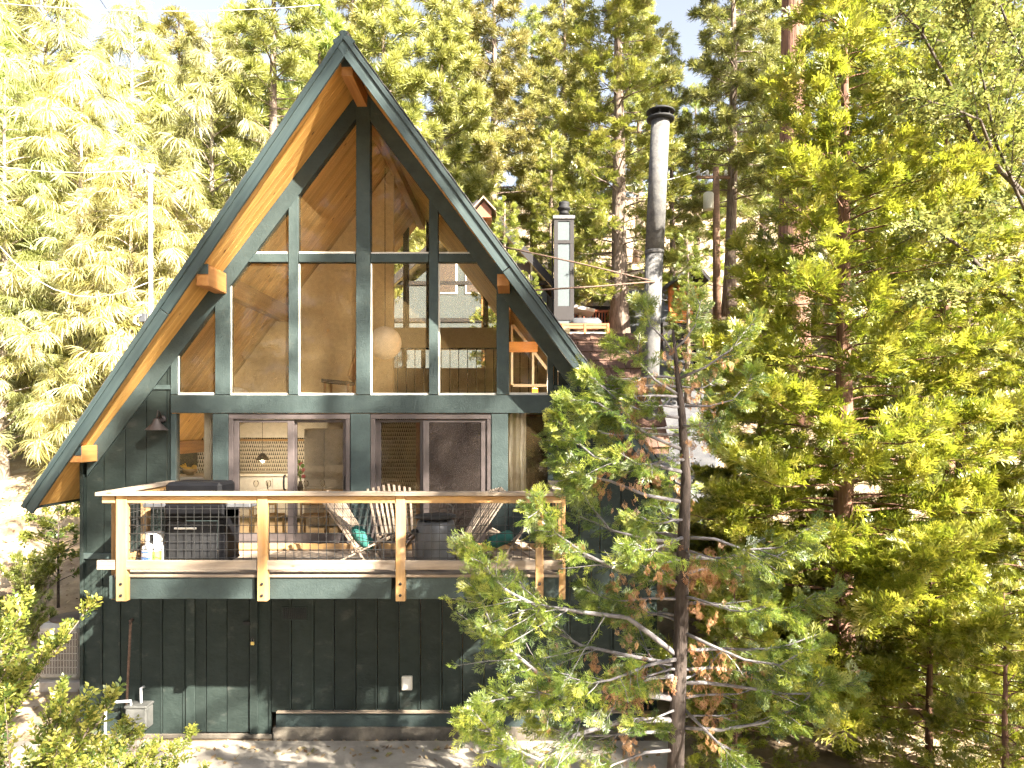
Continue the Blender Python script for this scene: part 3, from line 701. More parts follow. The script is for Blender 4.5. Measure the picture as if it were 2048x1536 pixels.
for x in (g0 + .02, g1): lathe('wheel', [(.05, -.015), (.06, 0), (.05, .015)], (x, GY_ + .06, ZD + .062), M['black'], G, 14, Matrix.Rotation(math.radians(90), 4, 'Y'))
tx = at(301, 0, GY_).x; T = thing('propane_tank', (tx, GY_ + .1, ZD), 'white propane tank standing beside the black grill', 'propane tank')
lathe('tank_body', [(.10, .0), (.10, .02), (.145, .05), (.155, .09), (.155, .22), (.14, .28), (.09, .315), (.03, .325)], (tx, GY_ + .1, ZD), M['white'], T, 28)
for k in range(4):
    a0 = math.radians(90 * k + 20)
    vv = []; ff_ = []
    for i in range(7):
        a = a0 + math.radians(64) * i / 6
        for r in (.108, .115):
            for z in (.30, .44): vv.append((r * math.cos(a), r * math.sin(a), z))
    for i in range(6):
        b = 4 * i; c = b + 4
        ff_ += [(b, c, c + 1, b + 1), (b + 2, b + 3, c + 3, c + 2), (b + 1, c + 1, c + 3, b + 3), (b, b + 2, c + 2, c)]
    ff_ += [(0, 1, 3, 2), (24, 26, 27, 25)]
    mesh_obj('collar', vv, ff_, M['white'], T, Matrix.Translation((tx, GY_ + .1, ZD)))
lathe('collar_ring', [(.106, .44), (.117, .44), (.117, .455), (.106, .455)], (tx, GY_ + .1, ZD), M['white'], T, 24)
lathe('valve', [(.03, .32), (.03, .40), (.045, .405), (.045, .43)], (tx, GY_ + .1, ZD), M['blackmatte'], T, 12)
def band(name, a0, a1, z0, z1, r, mat, root, loc):
    n_ = 8; vv = []; ff2 = []
    for i in range(n_ + 1):
        a = math.radians(a0 + (a1 - a0) * i / n_)
        for rr in (r, r + .003):
            for z in (z0, z1): vv.append((rr * math.cos(a), rr * math.sin(a), z))
    for i in range(n_):
        b = 4 * i; c = b + 4
        ff2 += [(b, b + 1, c + 1, c), (b + 2, c + 2, c + 3, b + 3), (b + 1, b + 3, c + 3, c + 1), (b, c, c + 2, b + 2)]
    mesh_obj(name, vv, ff2, mat, root, Matrix.Translation(loc))
M['lab_green'] = plain('label_green', (.25, .42, .06), .5); M['lab_blue'] = plain('label_blue', (.08, .17, .42), .5)
band('label', -75, -30, .09, .225, .156, M['lab_green'], T, (tx, GY_ + .1, ZD)); band('label', -140, -78, .205, .222, .156, M['lab_blue'], T, (tx, GY_ + .1, ZD)); band('label', -140, -78, .06, .15, .156, M['lab_blue'], T, (tx, GY_ + .1, ZD))

def stick_chair(x, y, yaw, label):
    c = thing('stick_chair', (x, y, ZD), label, 'deck chair', 'slatted stick chairs on the deck', yaw); B = WM[c.name]
    def st(name, a, b, w=.035, h=.022, up=(0, 1, 0)):
        p0, p1 = B @ Vector(a), B @ Vector(b); u = B.to_3x3() @ Vector(up)
        beam(name, p0, p1, h, w, M['silver'], c, u, .003)
    n_ = 9
    for i in range(n_):
        q = (i / (n_ - 1) - .5); long = i in (0, n_ - 1) or i == n_ // 2
        top = (-.44 - .03 * (1 - abs(2 * q)), q * .62, .93 + .06 * (1 - abs(2 * q)))
        bot = (.20, q * .44, .02) if long else (.06, q * .44, .24)
        st('back_slat', top, bot)
    for i in range(n_ - 1):
        q = ((i + .5) / (n_ - 1) - .5); long = i in (0, n_ - 2)
        st('seat_slat', (.40, q * .52, .40), (-.38, q * .50, .02) if long else (-.12, q * .46, .20))
    for a in ((.035, .30), (-.02, .235), (.385, .385)): st('dowel', (a[0], -.27, a[1]), (a[0], .27, a[1]), .024, .024, (0, 0, 1))
    return c
ca = at(722, 0, 9.35).x
stick_chair(ca, 9.35, math.radians(-8), 'slatted stick chair in profile with its back to the grill')
stick_chair(at(790, 0, 10.0).x, 10.02, math.radians(-68), 'sunlit slatted stick chair facing the railing left of the grey bin')
stick_chair(at(940, 0, 9.75).x, 9.75, math.radians(205), 'slatted stick chair reclining just right of the grey bin')
stick_chair(at(1035, 0, 9.6).x, 9.75, math.radians(172), 'slatted stick chair behind the cedar at the right deck corner')
def cushion(x, y, z, label, rx, rz):
    bm = bmesh.new(); bmesh.ops.create_uvsphere(bm, u_segments=20, v_segments=12, radius=1)
    for v_ in bm.verts:
        p = v_.co; p.x = math.copysign(abs(p.x) ** .6, p.x) * .19; p.y = math.copysign(abs(p.y) ** .6, p.y) * .17; p.z *= .085 * (1 + .2 * math.sin(p.x * 40) * math.cos(p.y * 30))
    o = bm_obj('cushion', bm, M['cushion'], None, Matrix.Translation((x, y, z)) @ Matrix.Rotation(rz, 4, 'Z') @ Matrix.Rotation(rx, 4, 'Y'), True)
    tag(o, label, 'cushion', 'green cushions on the deck chairs')
cushion(ca + .03, 9.30, ZD + .38, 'green cushion on the stick chair nearest the grill', math.radians(50), .2)
p = at(1000, 1078, 9.6); cushion(p.x, 9.55, p.z, 'teal cushion on the right deck corner chair', math.radians(-22), -.3)
bx = at(871, 0, 9.28).x
K = thing('metal_bin', (bx, 9.3, ZD), 'round grey metal bin with a flat lid on the deck', 'bin')
lathe('bin_body', [(.245, 0), (.262, .03), (.265, .30), (.262, .50), (.235, .60), (.2, .625)], (bx, 9.3, ZD + .005), M['can'], K, 32)
lathe('lid', [(.268, .645), (.272, .655), (.268, .675), (.10, .69), (.02, .692)], (bx, 9.3, ZD + .005), M['blackmatte'], K, 32)
for s_ in (-1, 1): box('side_handle', bx + s_ * .255 - .04, bx + s_ * .255 + .04, 9.12, 9.2, ZD + .45, ZD + .52, M['blackmatte'], K, .015)
tube('lid_handle', [(bx + .20, 9.2, ZD + .68), (bx + .235, 9.18, ZD + .72), (bx + .235, 9.18, ZD + .80), (bx + .20, 9.18, ZD + .835), (bx + .15, 9.18, ZD + .84)], .009, M['steel'], K)

# ---------------------------------------------------------------- things inside the house
def sphere(name, c, r, mat, parent=None, seg=28):
    bm = bmesh.new(); bmesh.ops.create_uvsphere(bm, u_segments=seg, v_segments=seg * 2 // 3, radius=r)
    return bm_obj(name, bm, mat, parent, Matrix.Translation(Vector(c)), True)
p = at(770, 686, 12.3); LN = thing('paper_lantern', p, 'round paper lantern hanging in the loft window', 'lantern')
sphere('lantern_shade', p, .285, M['lantern'], LN); tube('cord', [p + Vector((0, 0, .28)), Vector((p.x, p.y, 9.1))], .006, M['black'], LN, 6)
RL = thing('loft_railing', (at(930, 0, 14.4).x, 14.4, 5.06), 'black metal loft railing with thin bars behind the right windows', 'railing')
a, b = at(795, 697, 14.4), at(1075, 697, 14.4)
beam('handrail', a, b, .04, .03, M['black'], RL)
for t in np.linspace(0, 1, 17): q = a.lerp(b, t); beam('bar', (q.x, q.y, 5.07), (q.x, q.y, q.z - .016), .016, .016, M['black'], RL)
OT = thing('basket_chair', at(470, 790, 11.9), 'round wicker chair back low behind the left loft window', 'chair')
p = at(468, 815, 12.0)
lathe('hoop_back', [(.33, 0), (.35, .02), (.33, .04), (.30, .03)], p, M['offwhite'], OT, 28, Matrix.Rotation(math.radians(80), 4, 'X'))
lathe('seat_pad', [(.26, 0), (.28, .04), (.24, .09), (.05, .10)], (p.x, p.y - .1, 5.15), M['offwhite'], OT, 24)
for a in (0, 2.1, 4.2): beam('leg', (p.x + .2 * math.cos(a), p.y - .1 + .2 * math.sin(a), 5.07), (p.x + .16 * math.cos(a), p.y - .1 + .16 * math.sin(a), 5.16), .03, .03, M['cedar'], OT)
LC = thing('lounge_chair', at(690, 790, 12.6), 'dark wooden lounge chair at the foot of the loft wall', 'chair')
p = at(690, 0, 12.5).x
beam('backrest', (p + .1, 12.5, 5.45), (p + .28, 12.6, 6.05), .5, .05, M['beam'], LC, up=(1, 0, -.3)); beam('seat', (p - .35, 12.5, 5.42), (p + .12, 12.5, 5.38), .5, .06, M['dark'], LC)
for a in (-.3, .1):
    for yy in (12.3, 12.7): beam('leg', (p + a, yy, 5.07), (p + a, yy, 5.4), .04, .04, M['beam'], LC)
WF = thing('white_frame', at(1055, 770, 12.2), 'white triangular frame leaning behind the rightmost loft window', 'frame')
for q0, q1 in (((1024, 770), (1024, 650)), ((1026, 650), (1094, 738)), ((1026, 771), (1094, 771)), ((1066, 771), (1066, 702))): beam('frame_bar', at(*q0, 12.2), at(*q1, 12.2), .04, .05, M['offwhite'], WF)
o_ = beam('tie_beam', at(1012, 694, 11.8), at(1075, 694, 11.8), .1, .17, M['beam'], H)
p = at(1070, 783, 11.0); LP = thing('table_lamp', (p.x, p.y, 5.06), 'tiny glowing orange lamp in the rightmost loft window', 'lamp')
pld = bpy.data.lights.new('lamp_light', 'POINT'); pld.energy = 9; pld.color = (1, .82, .58); pld.shadow_soft_size = .06
plo = bpy.data.objects.new('lamp_light', pld); link(plo, LP, Matrix.Translation((p.x, p.y, p.z + .09)))
box('lamp_shade', p.x - .045, p.x + .045, p.y - .045, p.y + .045, p.z - .035, p.z + .05, emit_mat('lamp_glow', (1.0, .36, .03), .5), LP, .006)
lathe('lamp_base', [(.03, 0), (.012, .02), (.012, p.z - .035 - 5.06)], (p.x, p.y, 5.06), M['brass'], LP, 10)
# kitchen
KC = thing('kitchen_cabinet', (-4.4, 13.7, 2.78), 'white kitchen base cabinets seen through the left sliding door', 'cabinet')
box('carcass', -6.2, -3.25, 13.62, 14.18, 2.88, 3.66, M['white'], KC); box('worktop', -6.25, -3.2, 13.56, 14.19, 3.67, 3.715, M['offwhite'], KC)
for i in range(4):
    d_ = box('cupboard_door', -6.1 + i * .71, -6.1 + i * .71 + .69, 13.595, 13.615, 2.92, 3.63, M['white'], KC); box('handle', -6.1 + i * .71 + .6, -6.1 + i * .71 + .62, 13.57, 13.594, 3.4, 3.55, M['blackmatte'], d_)
PD = thing('pendant_lamp', at(525, 918, 12.9), 'small lit pendant lamp in the kitchen behind the left door', 'pendant lamp')
p = at(525, 918, 12.9)
lathe('lamp_shade', [(.11, -.02), (.12, -.01), (.05, .09), (.02, .11)], p, M['bronze'], PD, 18); sphere('bulb', p + Vector((0, 0, -.035)), .03, emit_mat('bulb_glow', (1, .82, .55), 6), PD, 10)
tube('cord', [p + Vector((0, 0, .11)), Vector((p.x, p.y, 4.85))], .004, M['black'], PD, 5)
pkd = bpy.data.lights.new('bulb_light', 'POINT'); pkd.energy = 7; pkd.color = (1, .84, .62); pkd.shadow_soft_size = .08
pko = bpy.data.objects.new('bulb_light', pkd); link(pko, PD, Matrix.Translation(p + Vector((0, 0, -.12))))
FR = thing('refrigerator', (at(650, 0, 13.2).x, 13.2, 2.78), 'pale grey two-door refrigerator seen through the left sliding door', 'refrigerator')
f0, f1 = at(608, 0, 13.0).x, at(689, 0, 13.0).x; fm_ = (f0 + f1) / 2
box('cabinet_body', f0, f1, 13.05, 13.7, 2.80, at(0, 857, 13).z, M['fridge'], FR)
for a, b in ((f0, fm_ - .004), (fm_ + .004, f1)):
    box('upper_door', a, b, 13.0, 13.045, 3.52, at(0, 858, 13).z, M['fridge'], FR); box('drawer', a, b, 13.0, 13.045, 2.86, 3.51, M['fridge'], FR)
TB = thing('dining_table', (at(600, 0, 11.7).x, 11.7, 2.77), 'wooden dining table just inside the left sliding door', 'table')
ta, tb = at(500, 0, 11.7).x, at(694, 0, 11.7).x
box('table_top', ta, tb, 11.45, 12.25, 3.50, 3.54, M['cedar'], TB)
for x in (ta + .08, tb - .08):
    for yy in (11.55, 12.15): beam('leg', (x, yy, 2.775), (x, yy, 3.49), .06, .06, M['cedar'], TB)
def dchair(x, y, rz, label):
    c = thing('dining_chair', (x, y, 2.77), label, 'chair', 'wooden dining chairs', rz); B = WM[c.name]
    def pc(n_, a, b, w, h): beam(n_, B @ Vector(a), B @ Vector(b), w, h, M['cedar'], c)
    pc('seat', (-.2, 0, .45), (.2, 0, .45), .4, .03)
    for sx_ in (-.18, .18):
        pc('leg', (sx_, -.18, .005), (sx_, -.18, .43), .035, .035); pc('leg', (sx_, .18, .005), (sx_, .18, .43), .035, .035)
        pc('back_post', (sx_, -.19, .47), (sx_, -.22, .86), .03, .03)
    pc('back_rail', (-.16, -.21, .66), (.16, -.21, .66), .02, .05); pc('back_rail', (-.16, -.222, .80), (.16, -.222, .80), .02, .07)
dchair(at(535, 0, 11.2).x, 11.25, 0, 'wooden dining chair behind the left door pane'); dchair(at(628, 0, 11.2).x, 11.25, .15, 'wooden dining chair behind the open right door panel')
for i, (px_, yy) in enumerate(((512, 11.6), (537, 11.6), (612, 11.6), (645, 11.7))):
    x = at(px_, 0, yy).x
    o = lathe('wine_glass', [(.035, 0), (.035, .004), (.005, .01), (.005, .09), (.03, .11), (.042, .15), (.034, .20), (.031, .20)], (x, yy, 3.541), M['glass_clean'], None, 16)
    tag(o, ['stemmed wine glass at the left end of the dining table', 'stemmed wine glass, second from the left on the table', 'stemmed wine glass just left of the refrigerator centre', 'rightmost stemmed wine glass, in front of the refrigerator'][i], 'wine glass', 'wine glasses on the dining table')
BW = thing('fruit_bowl', at(380, 950, 11.4), 'wooden fruit bowl with yellow fruit in the left kitchen window', 'bowl')
p = at(380, 950, 11.4)
lathe('bowl', [(.05, 0), (.10, .05), (.13, .10), (.125, .10), (.09, .06), (.01, .03)], p, M['cedar'], BW, 20)
M['yellow'] = plain('banana_yellow', (.62, .36, .04), .5)
for k in range(3): tube('banana', [p + Vector((-.16 + .03 * k, .02 * k, .15 + .02 * k)), p + Vector((-.08, .02 * k, .11)), p + Vector((.02, .02 * k, .10)), p + Vector((.08, .03 * k, .13))], [.01, .022, .022, .008], M['yellow'], BW, 8)
sphere('lemon', p + Vector((.07, 0, .12)), .045, M['yellow'], BW, 14)
CT = thing('kitchen_counter', (at(388, 0, 11.4).x, 11.4, 2.77), 'white counter under the left kitchen window', 'counter')
q = at(0, 951, 11.4).z; box('counter_top', at(335, 0, 11.4).x, at(440, 0, 11.4).x, 11.1, 11.75, q - .04, q - .001, M['white'], CT); box('counter_body', at(340, 0, 11.4).x, at(436, 0, 11.4).x, 11.15, 11.7, 2.775, q - .041, M['white'], CT)
VS = thing('flower_vase', at(600, 985, 11.7), 'dark vase of flowers beside the refrigerator on the table', 'vase')
p = at(601, 0, 11.75); lathe('vase', [(.035, 0), (.05, .08), (.03, .16), (.035, .18)], (p.x, 11.75, 3.541), M['dark'], VS, 14)
M['pink'] = plain('pink_petals', (.55, .07, .12), .7); M['leafg'] = plain('leaf_green', (.12, .3, .04), .6)
for k in range(8):
    a = k * 2.4; t = Vector((p.x + .05 * math.cos(a), 11.75 + .05 * math.sin(a), 3.80 + .035 * k)); tube('stem', [(p.x, 11.75, 3.70), t], .004, M['leafg'], VS, 5); sphere('flower', t, .035, M['pink'] if k % 3 == 0 else M['leafg'], VS, 8)
def curtain(px0, px1, py0, py1, Y, label):
    a, b = at(px0, py0, Y), at(px1, py1, Y); n_ = 40; vv, ff2 = [], []
    for i in range(n_ + 1):
        t = i / n_; x = a.x + (b.x - a.x) * t; d_ = .035 * math.sin(t * 22) + .012 * math.sin(t * 57)
        for z in (a.z, b.z):
            vv += [(x, Y + d_, z), (x, Y + d_ + .006, z)]
    for i in range(n_):
        o = 4 * i; e = o + 4
        ff2 += [(o, o + 2, e + 2, e), (o + 1, e + 1, e + 3, o + 3), (o, e, e + 1, o + 1), (o + 2, o + 3, e + 3, e + 2)]
    o = mesh_obj('curtain', vv, ff2, M['curtain'], None, None, True); tag(o, label, 'curtain', 'linen curtains')
curtain(408, 427, 822, 1000, 10.85, 'linen curtain at the right side of the left kitchen window'); curtain(1012, 1052, 822, 1010, 10.85, 'linen curtain in the window right of the sliding doors')

# ---------------------------------------------------------------- along the house, left
AC = thing('air_conditioner', at(128, 1415, 12.3), 'grey outdoor air conditioner unit beside the left corner of the cabin', 'air conditioner')
c = at(140, 1412, 12.6); r = .36
bm = box_bm(.74, .74, .98, .07); bm_obj('casing', bm, M['acgrille'], AC, Matrix.Translation((c.x, 12.65, gz(c.x, 12.6) + .62)))
zb = gz(c.x, 12.6) + .13
for k in range(26): beam('grille_fin', (c.x - .33 + k * .0265, 12.272, zb + .12), (c.x - .33 + k * .0265, 12.272, zb + .84), .006, .006, M['offwhite'], AC, bev=0)
for k in range(7): beam('grille_bar', (c.x - .34, 12.264, zb + .12 + k * .12), (c.x + .34, 12.264, zb + .12 + k * .12), .008, .014, M['acgrille'], AC, bev=0)
box('grille_backing', c.x - .335, c.x + .335, 12.274, 12.279, zb + .11, zb + .85, M['dark'], AC, 0)
lathe('fan_guard', [(.33, 0), (.34, .02), (.25, .06), (.02, .07)], (c.x, 12.65, zb + .985), M['dark'], AC, 26)
box('base_pad', c.x - .45, c.x + .45, 12.2, 13.1, zb - .2, zb + .005, M['concrete'], AC, .01)
p0, p1 = at(261, 1242, YW - .06), at(252, 1440, YW - .06)
SPp = thing('standpipe', p1, 'rusty vertical pipe against the dark basement wall', 'pipe')
tube('pipe', [p0 + Vector((.0, .05, .0)), p0 + Vector((0, 0, .01)), p0 + Vector((0, 0, -.04)), p1], .017, M['rust'], SPp); tube('elbow', [p0 + Vector((0, 0, -.05)), p0, p0 + Vector((0, .06, .01))], .024, M['rust'], SPp)
GM = thing('gas_meter', at(272, 1460, YW - .2), 'grey gas meter box with white pipe at the left foot of the wall', 'gas meter')
a, b = at(249, 1462, YW - .25), at(292, 1418, YW - .25)
box('meter_box', a.x, b.x, YW - .25, YW - .03, a.z, b.z, M['meter'], GM, .02); box('meter_lid', a.x - .01, b.x + .01, YW - .26, YW - .025, b.z + .001, b.z + .04, M['meter'], GM, .012)
tube('riser_pipe', [at(282, 1418, YW - .12), at(282, 1376, YW - .12), at(288, 1374, YW - .02)], .02, M['pvc'], GM)
tube('white_pipe', [at(210, 1500, YW - .2), at(211, 1408, YW - .2), at(214, 1405, YW - .2), at(262, 1402, YW - .2), at(262, 1416, YW - .2)], .02, M['pvc'], GM)
MS = thing('service_mast', at(303, 640, 13.0), 'white electric service mast rising left of the roof edge', 'mast')
m0, m1 = at(304, 760, 13.0), at(301, 338, 13.0); m0.z = gz(m0.x, 13)
tube('mast_pole', [m0, m1], .035, M['white'], MS, 12); lathe('weather_head', [(.05, -.08), (.075, -.02), (.07, .04), (.03, .08), (.01, .085)], m1, M['white'], MS, 16)
tube('head_hook', [m1 + Vector((-.04, -.03, 0)), m1 + Vector((-.09, -.06, -.02)), m1 + Vector((-.08, -.06, -.09))], .02, M['blackmatte'], MS)
JB = thing('cable_box', at(283, 638, 12.8), 'small dark cable box with looped cords behind the left roof edge', 'cable box')
p = at(284, 636, 12.8); box('housing', p.x - .06, p.x + .06, 12.8, 12.88, p.z - .07, p.z + .09, M['can'], JB, .01)
for k in range(3): tube('cable_loop', [p + Vector((-.02 * k, -.02, .05)), p + Vector((-.09 - .02 * k, -.03, .02)), p + Vector((-.10 - .02 * k, -.03, -.08)), p + Vector((-.03, -.02, -.14))], .008, M['pvc'], JB, 6)
beam('bracket', p + Vector((.02, .05, -.05)), Vector((p.x + .75, 12.9, p.z - .12)), .03, .03, M['steel'], JB)

def wire(label, pts, r=.012, mat='wire'):
    o = tube('overhead_wire', pts, r, M[mat], None, 5); tag(o, label, 'wire', 'overhead wires'); return o
def sag(a, b, s, n_=9): return [a.lerp(b, t) - Vector((0, 0, s * 4 * t * (1 - t))) for t in np.linspace(0, 1, n_)]
wire('pale wire running left from the top of the white mast', sag(m1, at(-60, 322, 16), .15), .007, 'pvc')
wire('wire sagging left from the middle of the white mast', sag(at(301, 563, 13.0), at(-40, 440, 17), .9), .008, 'pvc')
wire('thin wire crossing the upper left from the top edge', sag(at(60, -30, 24), at(420, 480, 24), .3), .013)
wire('second thin wire, right of the first, slanting down from the top edge', sag(at(180, -30, 25), at(470, 330, 25), .3), .013)
wire('pale horizontal wire along the top left edge of the view', sag(at(-40, 2, 22), at(640, 10, 22), .25), .007, 'pvc')

# ---------------------------------------------------------------- neighbours up the slope
YN = 29.0
NB = thing('half_timbered_house', (at(1000, 0, 31).x, 31, 8), 'white half-timbered neighbour house with dark trim behind the cabin', 'house')
gN = 8.0
ax, bx2 = at(770, 0, YN + 1).x, at(1138, 0, YN + 1).x
apx, apz = at(960, 0, YN).x, at(0, 405, YN).z
ez_r = at(0, 610, YN).z
# body and gable wall facing the cabin
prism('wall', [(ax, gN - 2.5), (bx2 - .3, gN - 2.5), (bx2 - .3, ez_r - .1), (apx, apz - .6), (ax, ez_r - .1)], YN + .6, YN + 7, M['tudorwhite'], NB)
for (q0, q1) in (((790, 566), (1120, 566)), ((790, 640), (1135, 640)), ((860, 640), (860, 500)), ((990, 640), (990, 470)), ((1095, 680), (1095, 590)), ((1130, 690), (1130, 600))):
    beam('timber', at(*q0, YN + .57), at(*q1, YN + .57), .06, .16, M['tudorbrown'], NB)
for (x0, y0, x1, y1) in ((872, 520, 915, 588), (930, 520, 960, 588), (1030, 520, 1065, 588)):
    w_ = pbox('window', x0, y0, x1, y1, YN + .56, .05, M['white'], NB); pbox('pane', x0 + 4, y0 + 4, x1 - 4, y1 - 4, YN + .545, .013, M['dark'], w_)
for side, ex in ((-1, ax - .6), (1, at(1146, 0, YN).x)):
    ezz = at(0, 612, YN).z
    a, b = Vector((apx, YN, apz)), Vector((ex, YN, ezz)); d_ = (b - a).normalized(); nn = Vector((-d_.z, 0, d_.x)) * (1 if side < 0 else 1)
    if nn.z < 0: nn = -nn
    for nm, t0, t1, mt, y0, y1 in (('roof', .0, .14, 'tudorbrown', YN, YN + 7.6), ('soffit', -.05, -.001, 'cream', YN + .02, YN + 7.5), ('verge_board', -.12, .16, 'tudorbrown', YN - .05, YN - .002)):
        pts = [a + nn * t0, b + nn * t0, b + nn * t1, a + nn * t1]
        prism(nm, [(q.x, q.z) for q in pts], y0, y1, M[mt], NB)
# chimney of white panels and dark corner boards
cY = 28.2
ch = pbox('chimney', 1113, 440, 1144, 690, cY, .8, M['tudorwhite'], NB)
for (x0, y0, x1, y1) in ((1108, 438, 1116, 690), (1140, 438, 1148, 690)): pbox('corner_board', x0, y0, x1, y1, cY - .03, .12, M['tudorbrown'], ch)
for (y0, y1) in ((480, 487), (436, 442), (612, 640)): pbox('cross_board', 1108, y0, 1148, y1, cY - .035, .1, M['tudorbrown'], ch)
box('corner_board', at(1106, 0, cY).x - .02, at(1108, 0, cY).x, cY + .6, cY + .82, at(0, 690, cY).z, at(0, 438, cY).z, M['tudorbrown'], ch)
pbox('flashing', 1106, 430, 1150, 437, cY - .08, .95, M['steel'], ch)
c_ = at(1128, 430, cY + .4); lathe('flue_cap', [(.22, 0), (.19, .08), (.19, .18), (.26, .2), (.26, .3), (.2, .32), (.22, .42), (.22, .5)], c_, M['blackmatte'], ch, 18)
# little gable roof poking over the roof edge
BG = thing('dormer_gable', at(965, 420, 24), 'small brown gable peak beside the right roof edge', 'gable roof')
p = at(967, 396, 24)
prism('gable_face', [(p.x - .26, p.z - .62), (p.x + .26, p.z - .62), (p.x + .26, p.z - .38), (p.x, p.z - .08), (p.x - .26, p.z - .38)], 24.1, 25.2, M['redbrown'], BG)
for s_ in (-1, 1): prism('roof', [(p.x, p.z), (p.x + s_ * .42, p.z - .45), (p.x + s_ * .42, p.z - .39), (p.x, p.z + .07)], 23.95, 25.3, M['weathered'], BG)
beam('support_post', (p.x, 24.6, gz(p.x, 24.6)), (p.x, 24.6, p.z - .61), .2, .2, M['beam'], BG)
# red deck with bench rail and covered grill in front of the neighbour
YR_ = 27.0
RD = thing('red_deck', at(1175, 668, YR_), 'redwood deck with railing right of the white chimney', 'deck')
a, b = at(1128, 660, YR_), at(1218, 660, YR_)
for py_ in (649, 655): beam('rail', at(1120, py_, YR_), at(1218, py_, YR_), .05, .09, M['redwood'], RD)
beam('rail', at(1120, 667, YR_), at(1218, 667, YR_), .05, .1, M['white'], RD)
beam('floor_beam', at(1110, 690, YR_), at(1225, 690, YR_), .1, .3, M['redwood'], RD)
for px_ in (1125, 1170, 1216): q = at(px_, 647, YR_); beam('post', (q.x, YR_, gz(q.x, YR_) - .1), q, .09, .09, M['redwood'], RD, up=(0, 1, 0))
box('floor', a.x - .3, b.x + .2, YR_ + .05, YR_ + 3, at(0, 684, YR_).z, at(0, 679, YR_).z, M['redwood'], RD)
BC = bm_obj('covered_grill', box_bm(1.2, .5, .45, .18), M['can'], None, Matrix.Translation(at(1172, 648, 27.8)), True); tag(BC, 'dark covered grill on the redwood deck', 'grill')
YU = 33.0
UC = thing('upper_balcony', at(1200, 640, YU), 'brown slatted balcony with white porch roof beyond the redwood deck', 'balcony')
for py_ in (622, 648): beam('rail', at(1145, py_, YU), at(1240, py_ + 1, YU), .08, .12, M['redwood'], UC)
for k in range(16): q = at(1150 + k * 6, 0, YU).x; beam('baluster', (q, YU, at(0, 647, YU).z), (q, YU, at(0, 623, YU).z), .05, .05, M['redwood'], UC)
prism('back_panel', [(at(1140, 0, 34).x, 7.5), (at(1245, 0, 34).x, 7.5), (at(1245, 0, 34).x, at(0, 612, 34).z), (at(1140, 0, 34).x, at(0, 612, 34).z)], 34, 34.2, M['tudorbrown'], UC)
beam('porch_roof', at(1138, 616, 31.5), at(1186, 627, 31.5), 1.6, .14, M['white'], UC); beam('porch_post', at(1160, 622, 31.5), at(1160, 660, 31.5), .12, .12, M['white'], UC, up=(0, 1, 0))
beam('balcony_post', at(1148, 650, YU), Vector((at(1148, 0, YU).x, YU, 7.5)), .15, .15, M['redwood'], UC, up=(0, 1, 0)); beam('balcony_post', at(1236, 650, YU), Vector((at(1236, 0, YU).x, YU, 7.5)), .15, .15, M['redwood'], UC, up=(0, 1, 0))
# orange cabin in the trees with a red post
YO = 30.0
OC = thing('orange_cabin', at(1370, 640, YO), 'orange wooden cabin half hidden in the trees right of the stove pipe', 'cabin')
for k in range(6):
    zz = at(0, 640 - k * 13, YO).z; beam('log', (at(1338, 0, YO).x, YO, zz), (at(1392, 0, YO).x, YO, zz), .3, .27, M['orange'], OC)
a, b, c = at(1318, 585, YO), at(1378, 540, YO), at(1404, 572, YO)
for q0, q1 in ((a, b), (b, c)): beam('roof_slab', q0, q1, 2.5, .12, M['tudorbrown'], OC)
beam('corner_post', at(1392, 640, YO - .2), at(1392, 560, YO - .2), .14, .14, M['tudorbrown'], OC, up=(0, 1, 0)); box('foundation', at(1325, 0, YO).x, at(1394, 0, YO).x, YO - .1, YO + 2, 6.5, at(0, 645, YO).z, M['tudorbrown'], OC)
RP = thing('red_signpost', at(1388, 660, 28), 'red hanging sign on a black post in front of the orange cabin', 'sign')
q = at(1390, 590, 28); lathe('red_globe', [(.05, -.28), (.16, -.2), (.2, -.05), (.12, .1), (.05, .3), (.03, .42)], q, M['red'], RP, 16); tube('post', [Vector((q.x, 28, gz(q.x, 28))), q + Vector((0, 0, -.27))], .07, M['black'], RP, 8)
# utility pole
UP = thing('utility_pole', at(1433, 700, 36), 'brown wooden utility pole with a pale transformer right of the stove pipe', 'utility pole')
b0 = at(1434, 0, 36).x; zb_ = gz(b0, 36); top = at(1432, 335, 36)
tube('pole', [(b0, 36, zb_ - .3), top], [.22, .16], M['pole'], UP, 12)
beam('crossarm', top + Vector((-1.0, 0, -.5)), top + Vector((.7, 0, -.5)), .12, .14, M['pole'], UP)
for dx in (-.9, -.45, .5): lathe('insulator', [(.05, 0), (.11, .05), (.06, .12), (.1, .2), (.04, .3)], top + Vector((dx, 0, -.42)), M['white'], UP, 10)
lathe('transformer', [(.22, -.45), (.26, -.4), (.26, .35), (.2, .42), (.05, .48)], at(1417, 402, 35.7), M['offwhite'], UP, 16)
wire('pale wire from the utility pole towards the stove pipe', sag(top + Vector((-.9, 0, -.15)), at(1230, 372, 36), .2), .018, 'pvc'); wire('lower pale wire left of the utility pole transformer', sag(top + Vector((-.45, 0, -.15)), at(1240, 390, 37), .3), .018, 'pvc')
